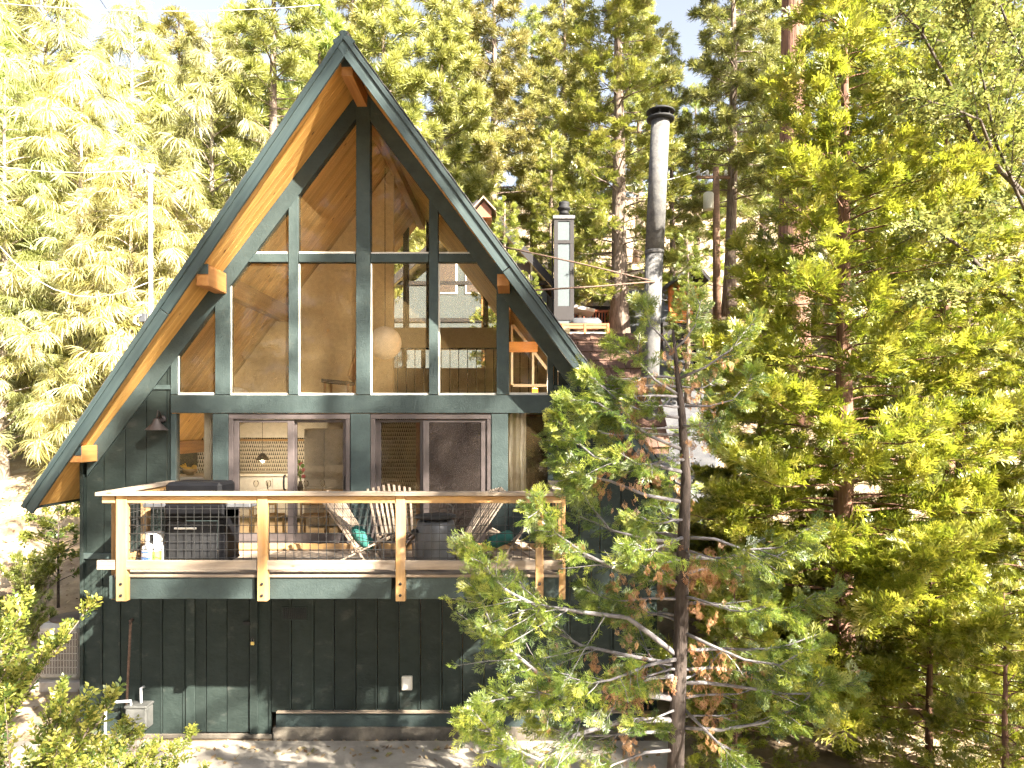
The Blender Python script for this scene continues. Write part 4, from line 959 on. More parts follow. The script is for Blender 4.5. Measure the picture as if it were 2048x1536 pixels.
# ---------------------------------------------------------------- vegetation
def norm(a): return a / np.maximum(np.linalg.norm(a, axis=-1, keepdims=True), 1e-9)
def strands(specs):
    """each spec: base, tip, half width, normal -> one diamond quad"""
    V, Q = [], []
    for b, t, w, nrm in specs:
        b, t, nrm = np.array(b, float), np.array(t, float), np.array(nrm, float)
        s = np.cross(t - b, nrm); s = s / max(np.linalg.norm(s), 1e-9) * w; m_ = b + (t - b) * .55
        o = len(V); V += [b, m_ - s, t, m_ + s]; Q.append((o, o + 1, o + 2, o + 3))
    return np.array(V), np.array(Q)
def t_cedar(seed, n, w=.035):
    r = np.random.default_rng(seed); sp = [((0, 0, 0), (.5, 0, .02), w * .8, (0, 0, 1)), ((.42, 0, .02), (1, .02, .0), w, (0, 0, 1))]
    for i in range(n):
        t = .08 + .85 * i / n; side = 1 if i % 2 else -1; a = math.radians(r.uniform(26, 44)); l = (1 - t) * .52 + .14
        x0 = t; tip = np.array((x0 + l * math.cos(a), side * l * math.sin(a), r.normal(0, .06)))
        sp.append(((x0, 0, 0), tip, w, (0, r.normal(0, .35), 1)))
        if l > .3:
            m_ = np.array((x0, 0, 0)) * .5 + tip * .5; l2 = l * .5
            for s2 in (-1, 1):
                a2 = a * side + s2 * math.radians(32); sp.append((m_, m_ + np.array((l2 * math.cos(a2), l2 * math.sin(a2), r.normal(0, .05))), w * .85, (0, r.normal(0, .35), 1)))
    return strands(sp)
def t_tuft(seed, n, w=.035, spread=75):
    r = np.random.default_rng(seed); sp = []
    for i in range(n):
        a = r.uniform(0, 6.28); c = math.radians(spread) * math.sqrt(r.random()); d = np.array((math.cos(c), math.sin(c) * math.cos(a), math.sin(c) * math.sin(a)))
        sp.append((d * .05, d * r.uniform(.7, 1), w, r.normal(0, 1, 3)))
    return strands(sp)
def t_weep(seed, n, w=.011):
    r = np.random.default_rng(seed); V, Q = [], []
    for i in range(n):
        a = r.uniform(-1.2, 1.2); l = r.uniform(.6, 1.1); dr = r.uniform(.35, .9); h = np.array((math.cos(a), math.sin(a), 0)); s = np.array((-math.sin(a), math.cos(a), r.normal(0, .4))) * w; o = len(V)
        for t, ww in ((0, .5), (.35, 1), (.7, .9), (1, .12)):
            p = h * l * (t - .25 * t * t) + np.array((0, 0, .25 * t - dr * l * t * t)); V += [p - s * ww, p + s * ww]
        for k in range(3): Q.append((o + 2 * k, o + 2 * k + 1, o + 2 * k + 3, o + 2 * k + 2))
    return np.array(V), np.array(Q)
def t_leaves(seed, n, w=.3, spread=.5):
    r = np.random.default_rng(seed); V, Q = [], []
    for i in range(n):
        t = i / max(1, n - 1); b = np.array((t * .9, 0, 0)) + r.normal(0, spread * .12, 3); a = (1 if i % 2 else -1) * r.uniform(.5, 1.2); d = np.array((math.cos(a), math.sin(a), r.normal(0, .35))); d /= np.linalg.norm(d)
        l = r.uniform(.35, .55); s = np.cross(d, norm(np.array((r.normal(0, .4), r.normal(0, .4), 1.0)))) * w * l; o = len(V)
        up = np.array((0, 0, .05 * l))
        V += [b, b + d * l * .45 - s + up, b + d * l, b + d * l * .45 + s + up]; Q.append((o, o + 1, o + 2, o + 3))
    return np.array(V), np.array(Q)
def scatter(tmpl, P, X, U, S, T):
    """copies of a template at points P with axis X, approximate up U, size S and tint T"""
    V0, Q0 = tmpl; X = norm(np.asarray(X, float)); Yv = norm(np.cross(U, X)); Z = np.cross(X, Yv)
    P = np.asarray(P, float); S = np.asarray(S, float)[:, None, None]
    V = P[:, None, :] + S * (V0[None, :, 0:1] * X[:, None, :] + V0[None, :, 1:2] * Yv[:, None, :] + V0[None, :, 2:3] * Z[:, None, :])
    n, k = len(P), len(V0); Qa = (Q0[None] + (np.arange(n) * k)[:, None, None]).reshape(-1, 4)
    return V.reshape(-1, 3), Qa, np.repeat(np.clip(T, 0, 1), k)
def multi(tmpls, P, X, U, S, T, rng):
    P, X, U, S, T = map(np.asarray, (P, X, U, S, T)); pick = rng.integers(0, len(tmpls), len(P)); V, Qs, Ts, o = [], [], [], 0
    for i, t in enumerate(tmpls):
        m_ = pick == i
        if not m_.any(): continue
        v, q, tt = scatter(t, P[m_], X[m_], U[m_], S[m_], T[m_]); V.append(v); Qs.append(q + o); Ts.append(tt); o += len(v)
    return np.concatenate(V), np.concatenate(Qs), np.concatenate(Ts)
def limb_path(base, phi, L_, rise, sagg, lift, rng, k=7, wob=.05):
    t = np.linspace(0, 1, k); h = np.array((math.cos(phi), math.sin(phi))); w = np.cumsum(rng.normal(0, wob * L_ / k, (k, 3)), 0); w[0] = 0
    return np.stack([base[0] + h[0] * L_ * t, base[1] + h[1] * L_ * t, base[2] + L_ * (rise * t - sagg * t * t + lift * t ** 4)], -1) + w
def along(path, t):
    k = len(path) - 1; f = np.clip(t, 0, .9999) * k; i = f.astype(int); r = (f - i)[:, None]
    return path[i] * (1 - r) + path[i + 1] * r, norm(path[i + 1] - path[i])
def sprays_on(path, L_, dens, rng, twig=.35, start=.25, per=4, size=(.2, .34), upb=.25, droop=.0, tb=.5, tv=.22):
    n = max(3, int(L_ * dens)); t = start + (1 - start) * rng.random(n) ** .8; t[:2] = 1
    p, d = along(path, t); side = np.where(rng.random(n) < .5, -1, 1)[:, None]
    lat = norm(np.stack([-d[:, 1], d[:, 0], np.zeros(n)], -1)) * side
    td = norm(d * rng.uniform(.45, 1.1, (n, 1)) + lat * rng.uniform(.2, 1.0, (n, 1)) * (t < .98)[:, None] + np.stack([rng.normal(0, .15, n), rng.normal(0, .15, n), rng.normal(upb - droop, .22, n)], -1))
    tl = twig * L_ * (1.15 - t) * rng.uniform(.5, 1.2, n) + .06
    P, X, S, T = [], [], [], []
    for k in range(per):
        f = (k + .6) / per
        P.append(p + td * (tl * f)[:, None]); X.append(norm(td + rng.normal(0, .38, (n, 3)) + np.array((0, 0, upb * .5 - droop))))
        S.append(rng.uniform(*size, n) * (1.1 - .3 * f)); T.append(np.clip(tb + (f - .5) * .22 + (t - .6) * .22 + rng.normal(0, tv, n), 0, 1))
    tw = [(p[i], p[i] + td[i] * tl[i]) for i in range(n)]
    return np.concatenate(P), np.concatenate(X), np.concatenate(S), np.concatenate(T), tw
def wood_mesh(name, parts, mat):
    v, f = merge(parts); me = bpy.data.meshes.new(name); me.from_pydata([tuple(a) for a in v], [], f); me.update(); me.materials.append(mat)
    me.polygons.foreach_set('use_smooth', [True] * len(me.polygons)); return me
def trunk_path(H_, r0, rng, k=9, lean=.02, wob=.015, flare=1.35):
    t = np.linspace(0, 1, k); x = np.cumsum(rng.normal(0, wob * H_ / k, k)); y = np.cumsum(rng.normal(0, wob * H_ / k, k)); x[0] = y[0] = 0
    pts = np.stack([x + lean * H_ * t, y, H_ * t - .15], -1); rad = r0 * (1 - t * .93) ** .85; rad[0] *= flare
    return pts, rad
def conifer(seed, H_, r0, cb, R, nl, tmpls, mat, bark, dens=5, per=3, size=(.3, .5), rise=.1, sagg=.25, lift=.12, shape=.75, upb=.2, droop=0, twig=.35, U_rand=.6, limb_r=.03, tb=.5, lean=.0, top=1.0, tv=.22, midgap=0.0, hp=.92):
    """trunk mesh and crown mesh of one conifer kind, base at the origin"""
    rng = np.random.default_rng(seed); tp, trd = trunk_path(H_, r0, rng, lean=lean); parts = [tube_data(tp, list(trd), 10)]
    P, X, S, T = [], [], [], []
    for i in range(nl):
        f = (i + rng.random()) / nl; h = cb + (1 - cb) * f ** hp
        if midgap and rng.random() < midgap: continue
        L_ = R * ((1 - (h - cb) / (1 - cb)) ** shape * .93 + .07 * top) * rng.uniform(.62, 1.12)
        b, _ = along(tp, np.array([h])); phi = i * 2.399 + rng.normal(0, .4)
        path = limb_path(b[0], phi, L_, rise + .35 * h * rng.random(), sagg, lift, rng)
        lr = limb_r * (.4 + L_ / R); parts.append(tube_data(path, [lr * (1 - .85 * t) for t in np.linspace(0, 1, len(path))], 5, False))
        a, b_, c, d, tw = sprays_on(path, L_, dens, rng, twig, .22, per, size, upb, droop, tb, tv); P.append(a); X.append(b_); S.append(c); T.append(d)
    P, X, S, T = map(np.concatenate, (P, X, S, T)); U = norm(np.array((0, 0, 1.0)) + rng.normal(0, U_rand, P.shape))
    V, Qa, tt = multi(tmpls, P, X, U, S, T, rng)
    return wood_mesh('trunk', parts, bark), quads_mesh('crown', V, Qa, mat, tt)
def plant(name, data, x, y, label, group, sc=1, rz=0, sink=.1, cat='tree', z=None, names=('trunk', 'crown'), tilt=0):
    o = bpy.data.objects.new(name, None); wm = Matrix.Translation((x, y, (gz(x, y) if z is None else z) - sink)) @ Matrix.Rotation(rz, 4, 'Z') @ Matrix.Rotation(tilt, 4, 'X') @ Matrix.Diagonal((sc, sc, sc, 1)) if not hasattr(sc, '__len__') else Matrix.Translation((x, y, (gz(x, y) if z is None else z) - sink)) @ Matrix.Rotation(rz, 4, 'Z') @ Matrix.Diagonal((*sc, 1))
    link(o, None, wm); tag(o, label, cat, group)
    for nm, me in zip(names, data):
        c = bpy.data.objects.new(nm, me); COL.objects.link(c); c.parent = o
    return o

TC = [t_cedar(s, 8, .034) for s in (1, 2, 3)]; TCF = [t_cedar(s, 11, .024) for s in (4, 5, 6)]
TT = [t_tuft(s, 13, .035) for s in (1, 2, 3)]; TW = [t_weep(s, 15) for s in (1, 2, 3)]; TL = [t_leaves(s, 7) for s in (1, 2, 3)]

# --- the young cedar in front of the deck: limbs placed as they are seen
rng = np.random.default_rng(42)
YC = 7.2; tr0 = at(1352, 0, YC).x
FC = thing('young_cedar', (tr0, YC, 0), 'young cedar with bare silver limbs and brown dead sprays in front of the deck', 'tree')
tp = np.array([(tr0 - .02, YC, -.1), *[tuple(at(px_, py_, YC)) for px_, py_ in ((1350, 1560), (1356, 1400), (1362, 1250), (1366, 1100), (1372, 960), (1364, 830), (1354, 740), (1346, 660))]])
mesh_obj('trunk', *tube_data(tp, [.105, .088, .082, .074, .064, .052, .040, .028, .012], 12), M['bark_young'], FC, None, True)
limbs = []
def pl_(pts, y0, y1): return np.array([tuple(at(px_, py_, y0 + (y1 - y0) * i / (len(pts) - 1))) for i, (px_, py_) in enumerate(pts)])
for pts, y1 in (
    ([(1357, 1165), (1300, 1160), (1235, 1140), (1165, 1105), (1110, 1065), (1085, 1015)], 6.6),
    ([(1352, 1310), (1300, 1268), (1255, 1235), (1170, 1225), (1070, 1210), (1010, 1180), (985, 1150), (950, 1110)], 6.5),
    ([(1350, 1398), (1260, 1385), (1150, 1368), (1075, 1345), (1020, 1300), (985, 1260), (960, 1190)], 6.6),
    ([(1268, 1388), (1220, 1420), (1150, 1440), (1110, 1405), (1060, 1390), (990, 1400)], 6.4),
    ([(1352, 1500), (1290, 1505), (1225, 1530), (1180, 1570)], 6.6),
    ([(1368, 945), (1310, 930), (1250, 928), (1190, 915), (1150, 880), (1125, 850)], 6.7),
    ([(1366, 900), (1300, 872), (1240, 832), (1195, 806), (1150, 800)], 6.7),
    ([(1370, 1005), (1290, 990), (1220, 962), (1165, 950), (1120, 905)], 6.9),
    ([(1352, 1330), (1250, 1310), (1160, 1290), (1090, 1250), (1050, 1180)], 7.4),
    ([(1360, 835), (1300, 830), (1235, 800), (1190, 760)], 6.9),
    ([(1358, 790), (1310, 760), (1270, 715), (1235, 690)], 7.0),
    ([(1350, 715), (1330, 680), (1300, 650), (1290, 620)], 7.2),
    ([(1348, 700), (1370, 680), (1390, 650), (1400, 610)], 7.1),
    ([(1362, 755), (1410, 735), (1460, 700), (1500, 650)], 7.1),
    ([(1370, 812), (1420, 812), (1465, 800), (1500, 760)], 7.0),
    ([(1372, 1085), (1300, 1080), (1220, 1060), (1180, 1010), (1160, 980)], 7.6),
    ([(1374, 1075), (1430, 1078), (1490, 1100), (1560, 1095), (1610, 1060)], 6.7),
    ([(1368, 1108), (1430, 1120), (1470, 1150), (1530, 1160)], 7.6),
    ([(1364, 1205), (1430, 1208), (1500, 1222), (1580, 1215), (1640, 1190)], 6.8),
    ([(1362, 1262), (1420, 1290), (1490, 1320), (1560, 1330), (1610, 1300)], 6.5),
    ([(1362, 1340), (1430, 1335), (1500, 1345), (1560, 1330)], 7.5),
    ([(1366, 1455), (1440, 1460), (1530, 1445), (1600, 1410), (1640, 1370)], 6.7),
    ([(1370, 1420), (1420, 1470), (1470, 1520), (1520, 1560)], 6.3),
    ([(1355, 1230), (1320, 1226), (1290, 1235), (1200, 1215)], 7.9),
    ([(1352, 1440), (1250, 1440), (1150, 1470), (1080, 1520), (1010, 1490), (960, 1440)], 6.2)):
    limbs.append((pl_(pts, YC, y1), pts))
for i in range(40):
    h = rng.uniform(.20, .86); b, _ = along(tp, np.array([h])); phi = rng.uniform(0, 6.28); L_ = rng.uniform(.6, 1.75) * (1.15 - h * .75)
    limbs.append((limb_path(b[0], phi, L_, .15, .35, .3, rng), None))
P, X, S, T = [], [], [], []; dP, dX, dS, dT = [], [], [], []; twp = []
for path, exp in limbs:
    L_ = float(np.linalg.norm(np.diff(path, axis=0), axis=1).sum()); r0 = .009 + .0085 * L_
    v, f = tube_data(path, [r0 * (1 - .75 * t) for t in np.linspace(0, 1, len(path))], 7); mesh_obj('branch', v, f, M['limb'], FC, None, True)
    a, b_, c, d, tw = sprays_on(path, L_, 19 if exp else 14, rng, .42, .34 if exp else .35, 5, (.12, .23), .16, .30, .52, .26)
    P.append(a); X.append(b_); S.append(c); T.append(d)
    twp += [tube_data([q0, (q0 + q1) / 2 + rng.normal(0, .012, 3), q1], [.006, .0045, .003], 4, False) for q0, q1 in tw[:max(4, len(tw) // 2)]]
    n = int(L_ * 12); p, dd = along(path, rng.uniform(.1, .7, n)); p = p + rng.normal(0, .06, (n, 3)) - np.array((0, 0, .05))
    for k in range(3):
        dP.append(p + rng.normal(0, .035, (n, 3)) - np.array((0, 0, .045 * k))); dX.append(np.stack([rng.normal(0, .3, n), rng.normal(0, .3, n), -np.ones(n)], -1)); dS.append(rng.uniform(.06, .13, n)); dT.append(rng.random(n))
P, X, S, T = map(np.concatenate, (P, X, S, T)); U = norm(np.array((0, -.35, 1.0)) + rng.normal(0, .75, P.shape))
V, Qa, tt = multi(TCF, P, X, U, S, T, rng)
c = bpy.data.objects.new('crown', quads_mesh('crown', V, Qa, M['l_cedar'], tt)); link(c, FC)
v, f = merge(twp); o = mesh_obj('twigs', v, f, M['limb'], FC); o['kind'] = 'stuff'
dP, dX, dS, dT = map(np.concatenate, (dP, dX, dS, dT))
# dead tufts come in hanging clumps: keep only some neighbourhoods
keep = (np.sin(dP[:, 0] * 7.3) + np.sin(dP[:, 2] * 6.1 + 1) + np.sin(dP[:, 1] * 9)) > .35
V, Qa, tt = multi(TCF, dP[keep], dX[keep], norm(rng.normal(0, 1, (keep.sum(), 3))), dS[keep], dT[keep], rng)
c = bpy.data.objects.new('dead_foliage', quads_mesh('dead_foliage', V, Qa, M['l_dead'], tt)); link(c, FC); c['label'] = 'brown dead hanging sprays'; c['kind'] = 'stuff'

# --- the big bright cedar on the right
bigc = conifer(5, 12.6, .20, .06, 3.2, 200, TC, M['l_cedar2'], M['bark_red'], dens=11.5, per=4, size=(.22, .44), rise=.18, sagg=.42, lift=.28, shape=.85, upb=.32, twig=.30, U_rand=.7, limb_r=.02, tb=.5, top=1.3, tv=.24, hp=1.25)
plant('bright_cedar', bigc, at(1890, 0, 14.2).x, 14.2, 'second bright cedar behind and right of the big one', 'cedars right of the cabin', .93, 2.6)
plant('bright_cedar', bigc, at(1520, 0, 15.5).x, 15.5, 'shorter bright cedar between the stove pipe and the big one', 'cedars right of the cabin', .62, 4.4)
plant('bright_cedar', bigc, at(2080, 0, 11.0).x, 11.0, 'bright cedar at the right edge below the oak boughs', 'cedars right of the cabin', .55, 1.4)
bcx = at(1692, 0, 11.6).x
plant('bright_cedar', bigc, bcx, 11.6, 'tall bright green cedar filling the right side', 'cedars right of the cabin', 1, .4)
# --- background kinds
pineA = conifer(21, 20, .34, .18, 4.0, 130, TT, M['l_pine'], M['bark'], dens=8, per=3, size=(.38, .68), rise=.05, sagg=.15, lift=.15, shape=.6, upb=.3, limb_r=.035, tb=.55)
pineB = conifer(22, 22, .36, .28, 3.3, 110, TT, M['l_pine'], M['bark'], dens=8, per=3, size=(.36, .62), rise=.1, sagg=.2, lift=.1, shape=.5, upb=.3, limb_r=.04, tb=.5, midgap=.1)
pineC = conifer(23, 18, .22, .26, 2.2, 95, TT, M['l_pine'], M['bark'], dens=8, per=3, size=(.32, .55), rise=.15, sagg=.2, lift=.1, shape=.75, upb=.3, limb_r=.03, tb=.6)
bgcA = conifer(24, 19, .42, .10, 3.4, 135, TC, M['l_bgc'], M['bark'], dens=8, per=3, size=(.42, .72), rise=.12, sagg=.35, lift=.2, shape=.55, upb=.25, limb_r=.035, tb=.5)
bgcB = conifer(25, 16, .30, .08, 2.7, 110, TC, M['l_bgc'], M['bark'], dens=8, per=3, size=(.38, .65), rise=.1, sagg=.4, lift=.25, shape=.65, upb=.2, limb_r=.03, tb=.45)
weepA = conifer(26, 13, .15, .06, 3.1, 90, TW, M['l_pale'], M['bark_pale'], dens=6, per=3, size=(.5, .95), rise=.55, sagg=.5, lift=-.25, shape=.5, upb=.15, droop=.15, limb_r=.03, tb=.6, U_rand=.25, tv=.28)
weepB = conifer(27, 10, .12, .03, 2.8, 75, TW, M['l_pale'], M['bark_pale'], dens=6, per=3, size=(.45, .9), rise=.6, sagg=.55, lift=-.25, shape=.5, upb=.15, droop=.15, limb_r=.025, tb=.55, U_rand=.25, tv=.28)
oakS = conifer(28, 6, .10, .22, 2.0, 60, TL, M['l_bgc'], M['bark_dark'], dens=10, per=3, size=(.16, .28), rise=.5, sagg=.2, lift=.0, shape=.45, upb=.2, limb_r=.025, U_rand=.8)
def tree_px(name, data, px_, Y, label, group, sc=1, rz=0, **kw):
    x = at(px_, 0, Y).x; return plant(name, data, x, Y, label, group, sc, rz, **kw)
GL, GBk, GR = 'pale feathery trees left of the cabin', 'conifers behind the cabin', 'trees on the right slope'
for px_, Y, dt, sc, rz, lb in (
    (10, 25, weepA, 1.1, .3, 'pale feathery tree at the far left edge of the slope'), (165, 27, weepA, 1.2, 2.1, 'pale feathery tree between the left edge and the white mast'),
    (255, 24, weepB, 1.15, 1.0, 'pale feathery tree directly behind the white mast'), (360, 25, weepB, 1.1, 4.0, 'pale feathery tree between the white mast and the roof edge'),
    (420, 30, weepA, 1.35, 5.0, 'taller pale feathery tree behind the left roof slope'), (90, 32, weepA, 1.6, 3.3, 'tallest pale feathery tree, in the upper left'),
    (265, 38, weepA, 1.6, .2, 'pale feathery tree high behind the top of the white mast'), (-60, 28, weepA, 1.5, 1.2, 'pale feathery tree cut by the left picture edge')):
    tree_px('feathery_tree', dt, px_, Y, lb, GL, sc, rz)
for px_, Y, dt, sc, rz, lb in (
    (20, 44, pineA, 1.2, 1.0, 'dark-tipped pine in the top left corner'), (555, 31, pineB, 1.0, 2.0, 'pine with a pale bare trunk left of the roof peak'),
    (640, 38, pineA, 1.05, 3.0, 'golden pine just left of the roof peak, higher up'), (770, 33, pineA, 1.0, .7, 'golden pine just right of the roof peak'),
    (880, 40, pineA, 1.1, 4.4, 'golden pine over the middle of the right roof slope'), (985, 42, pineB, 1.0, 5.2, 'golden pine with visible boughs above the small brown gable'),
    (1068, 48, pineB, .85, 1.4, 'pine with a bare grey trunk left of the white chimney'), (1130, 44, pineA, .95, 2.6, 'golden pine directly above the white chimney'), (1275, 58, pineB, 1.0, 3.1, 'distant golden pine behind the stove pipe cap'), (930, 56, pineA, 1.1, 3.6, 'distant golden pine above the right roof slope'), (1345, 40, pineC, .86, .3, 'slender pine standing just right of the stove pipe'), (1458, 37, pineB, .95, 3.7, 'pine with a straight dark trunk right of the utility pole'),
    (1530, 44, pineA, 1.05, 2.2, 'golden pine left of the great redwood trunk'), (470, 46, pineA, 1.15, 5.5, 'golden pine high behind the left roof slope'), (700, 50, pineB, 1.2, 4.5, 'distant golden pine exactly behind the roof peak'), (360, 52, pineA, 1.2, 2.9, 'distant golden pine above the white mast')):
    tree_px('golden_pine', dt, px_, Y, lb, GBk, sc, rz)
for px_, Y, dt, sc, rz, lb in (
    (1238, 31, bgcA, 1.0, 1.9, 'large dark cedar with a thick trunk just left of the stove pipe'), (1395, 42, bgcB, .8, 1.1, 'dark cedar behind the orange cabin'), (1100, 38, bgcB, .62, 4.2, 'dark cedar just behind the white chimney'), (1180, 40, bgcB, .6, .4, 'dark cedar behind the brown balcony'),
    (1010, 25, bgcB, .50, .2, 'small bright cedar beside the right roof edge'), (1060, 23, bgcB, .36, 2.6, 'low bright cedar in front of the white neighbour house'), (1780, 27, bgcA, 1.0, 3.5, 'dark cedar behind the big bright cedar'),
    (1930, 24, bgcA, .95, .8, 'dark cedar behind the oak boughs on the right'),
    (1640, 33, bgcB, 1.15, 4.0, 'cedar just right of the great redwood trunk'), (1375, 26, bgcB, .40, 3.0, 'low cedar in front of the orange cabin')):
    tree_px('dark_cedar', dt, px_, Y, lb, GR, sc, rz)
yc2 = conifer(36, 3.4, .06, .05, 1.35, 60, TC, M['l_cedar2'], M['bark_red'], dens=18, per=3, size=(.14, .27), rise=.2, sagg=.4, lift=.3, shape=.6, upb=.3, twig=.34, U_rand=.7, limb_r=.012, tb=.5)
for px_, Y, sc, rz, lb in ((1860, 9.6, 1.0, .3, 'small bright cedar in the bottom right'), (2010, 8.4, .85, 4.0, 'small bright cedar at the bottom right corner'), (1470, 9.6, .8, 5.0, 'small cedar behind the trunk of the young cedar')):
    tree_px('small_cedar', yc2, px_, Y, lb, 'small cedars low on the right', sc, rz)
# great redwood trunk
rw = conifer(33, 30, .62, .62, 3.2, 60, TC, M['l_bgc'], M['bark_red'], dens=5, per=3, size=(.35, .6), rise=.0, sagg=.3, lift=.2, limb_r=.05)
tree_px('redwood_tree', rw, 1583, 25, 'great redwood with a thick fluted reddish trunk at the top', None, 1, .5)
# more trunks on the right slope
stem = conifer(34, 15, .27, .55, 2.2, 50, TC, M['l_bgc'], M['bark'], dens=6, per=3, size=(.3, .5), rise=.1, sagg=.3, lift=.2, limb_r=.03)
tree_px('bare_trunk_cedar', stem, 1903, 15.5, 'cedar with a leaning bare brown trunk low on the right', None, 1, 1.2, tilt=.06)
# oak boughs from the right
rng = np.random.default_rng(77)
YO_ = 12.5; ox = at(2190, 0, YO_).x; OK = thing('oak_tree', (ox, YO_, gz(ox, YO_)), 'oak with dark arching boughs entering from the right edge', 'tree')
tpo = np.array([(ox, YO_, gz(ox, YO_) - .1), tuple(at(2185, 1000, YO_)), tuple(at(2150, 700, YO_)), tuple(at(2170, 300, YO_)), tuple(at(2200, -100, YO_))])
mesh_obj('trunk', *tube_data(tpo, [.26, .2, .17, .13, .08], 10), M['bark_dark'], OK, None, True)
P, X, S, T = [], [], [], []
for pts, y1, r0 in (
    ([(2150, 690), (2050, 620), (1990, 570), (1930, 500), (1880, 465), (1835, 445)], 9.2, .06), ([(2165, 480), (2060, 400), (2000, 340), (1950, 280), (1900, 170), (1840, 60), (1800, 20)], 9.4, .055),
    ([(2000, 345), (1960, 240), (1890, 210), (1800, 190)], 9.2, .03), ([(2160, 600), (2080, 480), (2040, 400), (1990, 280), (1960, 130), (1930, 20)], 10.0, .04),
    ([(2170, 330), (2100, 230), (2020, 60), (1980, -40)], 12.0, .05), ([(1985, 570), (1940, 585), (1900, 580), (1850, 590)], 9.2, .025), ([(2160, 560), (2060, 420), (1960, 400), (1860, 350)], 13.0, .03),
    ([(2175, 250), (2080, 120), (1960, 60), (1870, -20)], 13.5, .035), ([(2160, 760), (2060, 740), (1990, 700), (1930, 690)], 12.0, .035), ([(2180, 900), (2080, 860), (2000, 840), (1950, 800)], 11.5, .03)):
    path = pl_(pts, 11.2 if pts[0][0] < 2100 else YO_, y1); L_ = float(np.linalg.norm(np.diff(path, axis=0), axis=1).sum())
    mesh_obj('bough', *tube_data(path, [r0 * (1 - .8 * t) for t in np.linspace(0, 1, len(path))], 7), M['bark_dark'], OK, None, True)
    a, b_, c, d, tw = sprays_on(path, L_, 15, rng, .34, .28, 4, (.11, .20), .1, .1, .5, .25); P.append(a); X.append(b_); S.append(c); T.append(d)
    v, f = merge([tube_data([q0, q1], [.009, .004], 4, False) for q0, q1 in tw[::3]]); o = mesh_obj('twigs', v, f, M['bark_dark'], OK); o['kind'] = 'stuff'
P, X, S, T = map(np.concatenate, (P, X, S, T)); U = norm(np.array((0, 0, 1.0)) + rng.normal(0, .8, P.shape)); V, Qa, tt = multi(TL, P, X, U, S, T, rng)
c = bpy.data.objects.new('crown', quads_mesh('crown', V, Qa, M['l_oak'], tt)); link(c, OK)
# shrub bottom left, sapling, low bushes
def shrub(seed, H_, R, ns, tm, mat, bark, dens, size, per=3, lean=(0, 0)):
    rng = np.random.default_rng(seed); parts = []; P, X, S, T = [], [], [], []
    for i in range(ns):
        phi = i * 2.399 + rng.normal(0, .3); L_ = H_ * rng.uniform(.65, 1.08); o_ = R * rng.uniform(.3, 1.0); k = 7; t = np.linspace(0, 1, k)
        path = np.stack([math.cos(phi) * o_ * t ** 1.5 + lean[0] * t, math.sin(phi) * o_ * t ** 1.5 + lean[1] * t, L_ * (t - .18 * t * t)], -1) + np.cumsum(rng.normal(0, .03, (k, 3)), 0) * t[:, None]
        parts.append(tube_data(path, [.02 * (1 - .8 * q) for q in t], 5, False))
        a, b_, c, d, tw = sprays_on(path, L_, dens, rng, .22, .3, per, size, .3, 0, .55, .25); P.append(a); X.append(b_); S.append(c); T.append(d)
        parts += [tube_data([q0, q1], [.007, .004], 4, False) for q0, q1 in tw[::2]]
    P, X, S, T = map(np.concatenate, (P, X, S, T)); V, Qa, tt = multi(tm, P, X, norm(np.array((0, -.2, 1.0)) + rng.normal(0, .6, P.shape)), S, T, rng)
    return wood_mesh('stems', parts, bark), quads_mesh('foliage', V, Qa, mat, tt)
TS = [t_leaves(s, 9, .27, .6) for s in (11, 12, 13)]
sh = shrub(3, 3.0, 1.35, 26, TS, M['l_shrub'], M['bark'], 9, (.11, .19))
GS = 'leafy shrubs at the left'
sh2 = (sh[0], sh[1].copy()); sh2[1].materials[0] = M['l_bgc']
def bush(px_, Y, sc, rz, lb, dt=None): x = at(px_, 0, Y).x; return plant('leafy_shrub', dt or sh, x, Y, lb, GS, sc, rz, cat='shrub', names=('stems', 'foliage'))
bush(40, 6.6, .82, .5, 'large yellow-green shrub in the bottom left corner'); bush(235, 6.9, .62, 2.2, 'shrub with long sprigs in front of the gas meter'); bush(-60, 8.2, .95, 4.0, 'yellow-green shrub at the left picture edge')
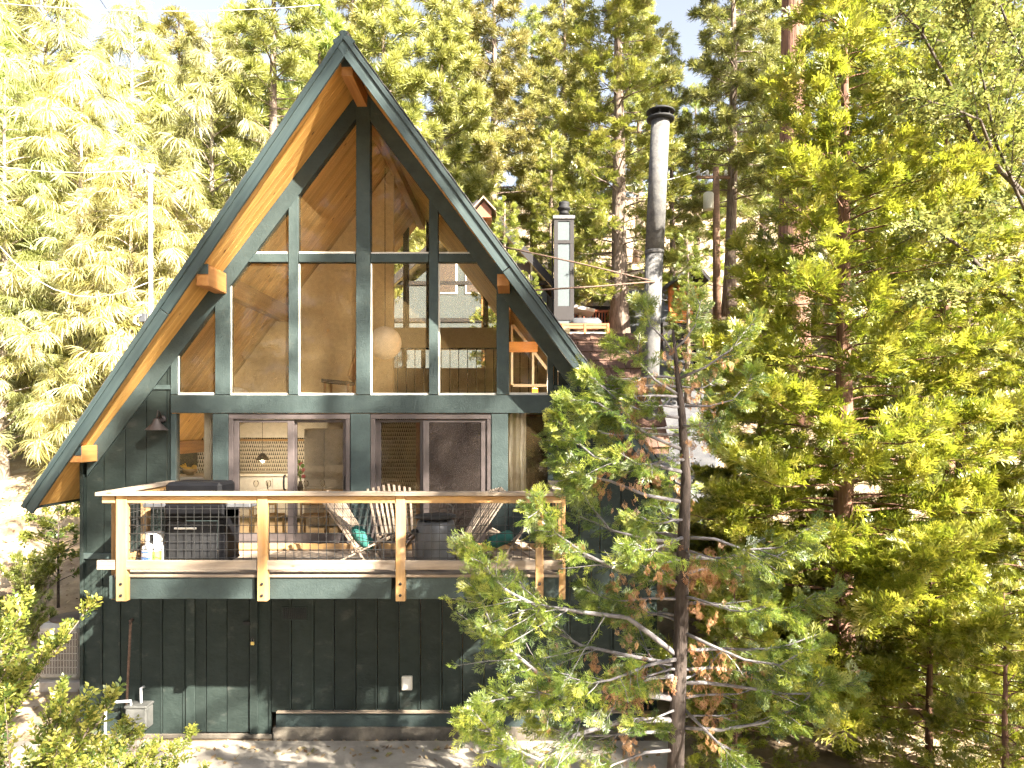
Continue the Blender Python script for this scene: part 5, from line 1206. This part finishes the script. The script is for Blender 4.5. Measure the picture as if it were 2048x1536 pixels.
bush(60, 15.0, .55, 1.0, 'low bush on the slope left of the sapling', sh2); bush(20, 12.5, .6, 3.0, 'low bush beyond the large corner shrub', sh2); bush(200, 19.0, .8, 5.1, 'pale bush on the slope under the left eave', sh2)
sap = conifer(41, 2.6, .035, .28, .75, 26, TL, M['l_shrub'], M['bark_dark'], dens=14, per=3, size=(.12, .22), rise=.5, sagg=.2, lift=0, shape=.35, upb=.2, limb_r=.01, U_rand=.8)
plant('sapling', sap, at(117, 0, 15.5).x, 15.5, 'slim sapling with a dark stem under the left eave', None, 1.0, .6, cat='tree')
bush(1960, 11.5, .6, 1.6, 'leafy bush low in the right corner'); bush(1800, 13.5, .5, 3.9, 'leafy bush right of the big cedar trunk'); bush(1690, 17, .55, 2.0, 'low leafy bush under the big bright cedar'); bush(1560, 15, .5, .3, 'low leafy bush between the young cedar and the big cedar'); bush(1480, 12.5, .5, 5.3, 'low leafy bush at the right wall of the cabin')
# trees towards the sun, beside and behind the viewer, that dapple the front of the cabin
sunp = conifer(51, 25, .30, .50, 5.2, 40, TT, M['l_pine'], M['bark'], dens=5.6, per=2, size=(.36, .6), rise=.05, sagg=.15, lift=.1, shape=.35, upb=.3, limb_r=.05, tb=.5)
for x, y, dt, sc, rz, lb in ((12.2, -3.6, sunp, 1.0, 0.2, 'tall pine beyond the right edge whose boughs dapple the front'),
    (10.6, 1.4, bgcA, .72, 3.0, 'cedar beyond the right edge of the apron'),
    (-6, -16, bgcA, 1.0, 1.0, 'cedar behind the viewpoint, mirrored in the left panes'), (1, -20, pineA, 1.0, 2.0, 'pine behind the viewpoint, mirrored in the middle panes'), (-14, -14, bgcA, 1.0, 4.0, 'cedar behind the viewpoint towards the left'), (-2.5, -13, bgcA, .9, 5.0, 'cedar close behind the viewpoint'), (5, -24, pineA, 1.1, 3.0, 'pine behind the viewpoint towards the right'), (-10, -22, pineA, 1.2, .5, 'second pine behind the viewpoint towards the left'), (-4, -24, bgcA, 1.3, 2.5, 'tall cedar far behind the viewpoint')):
    plant('surrounding_tree', dt, x, y, lb, 'trees around the viewpoint', sc, rz)
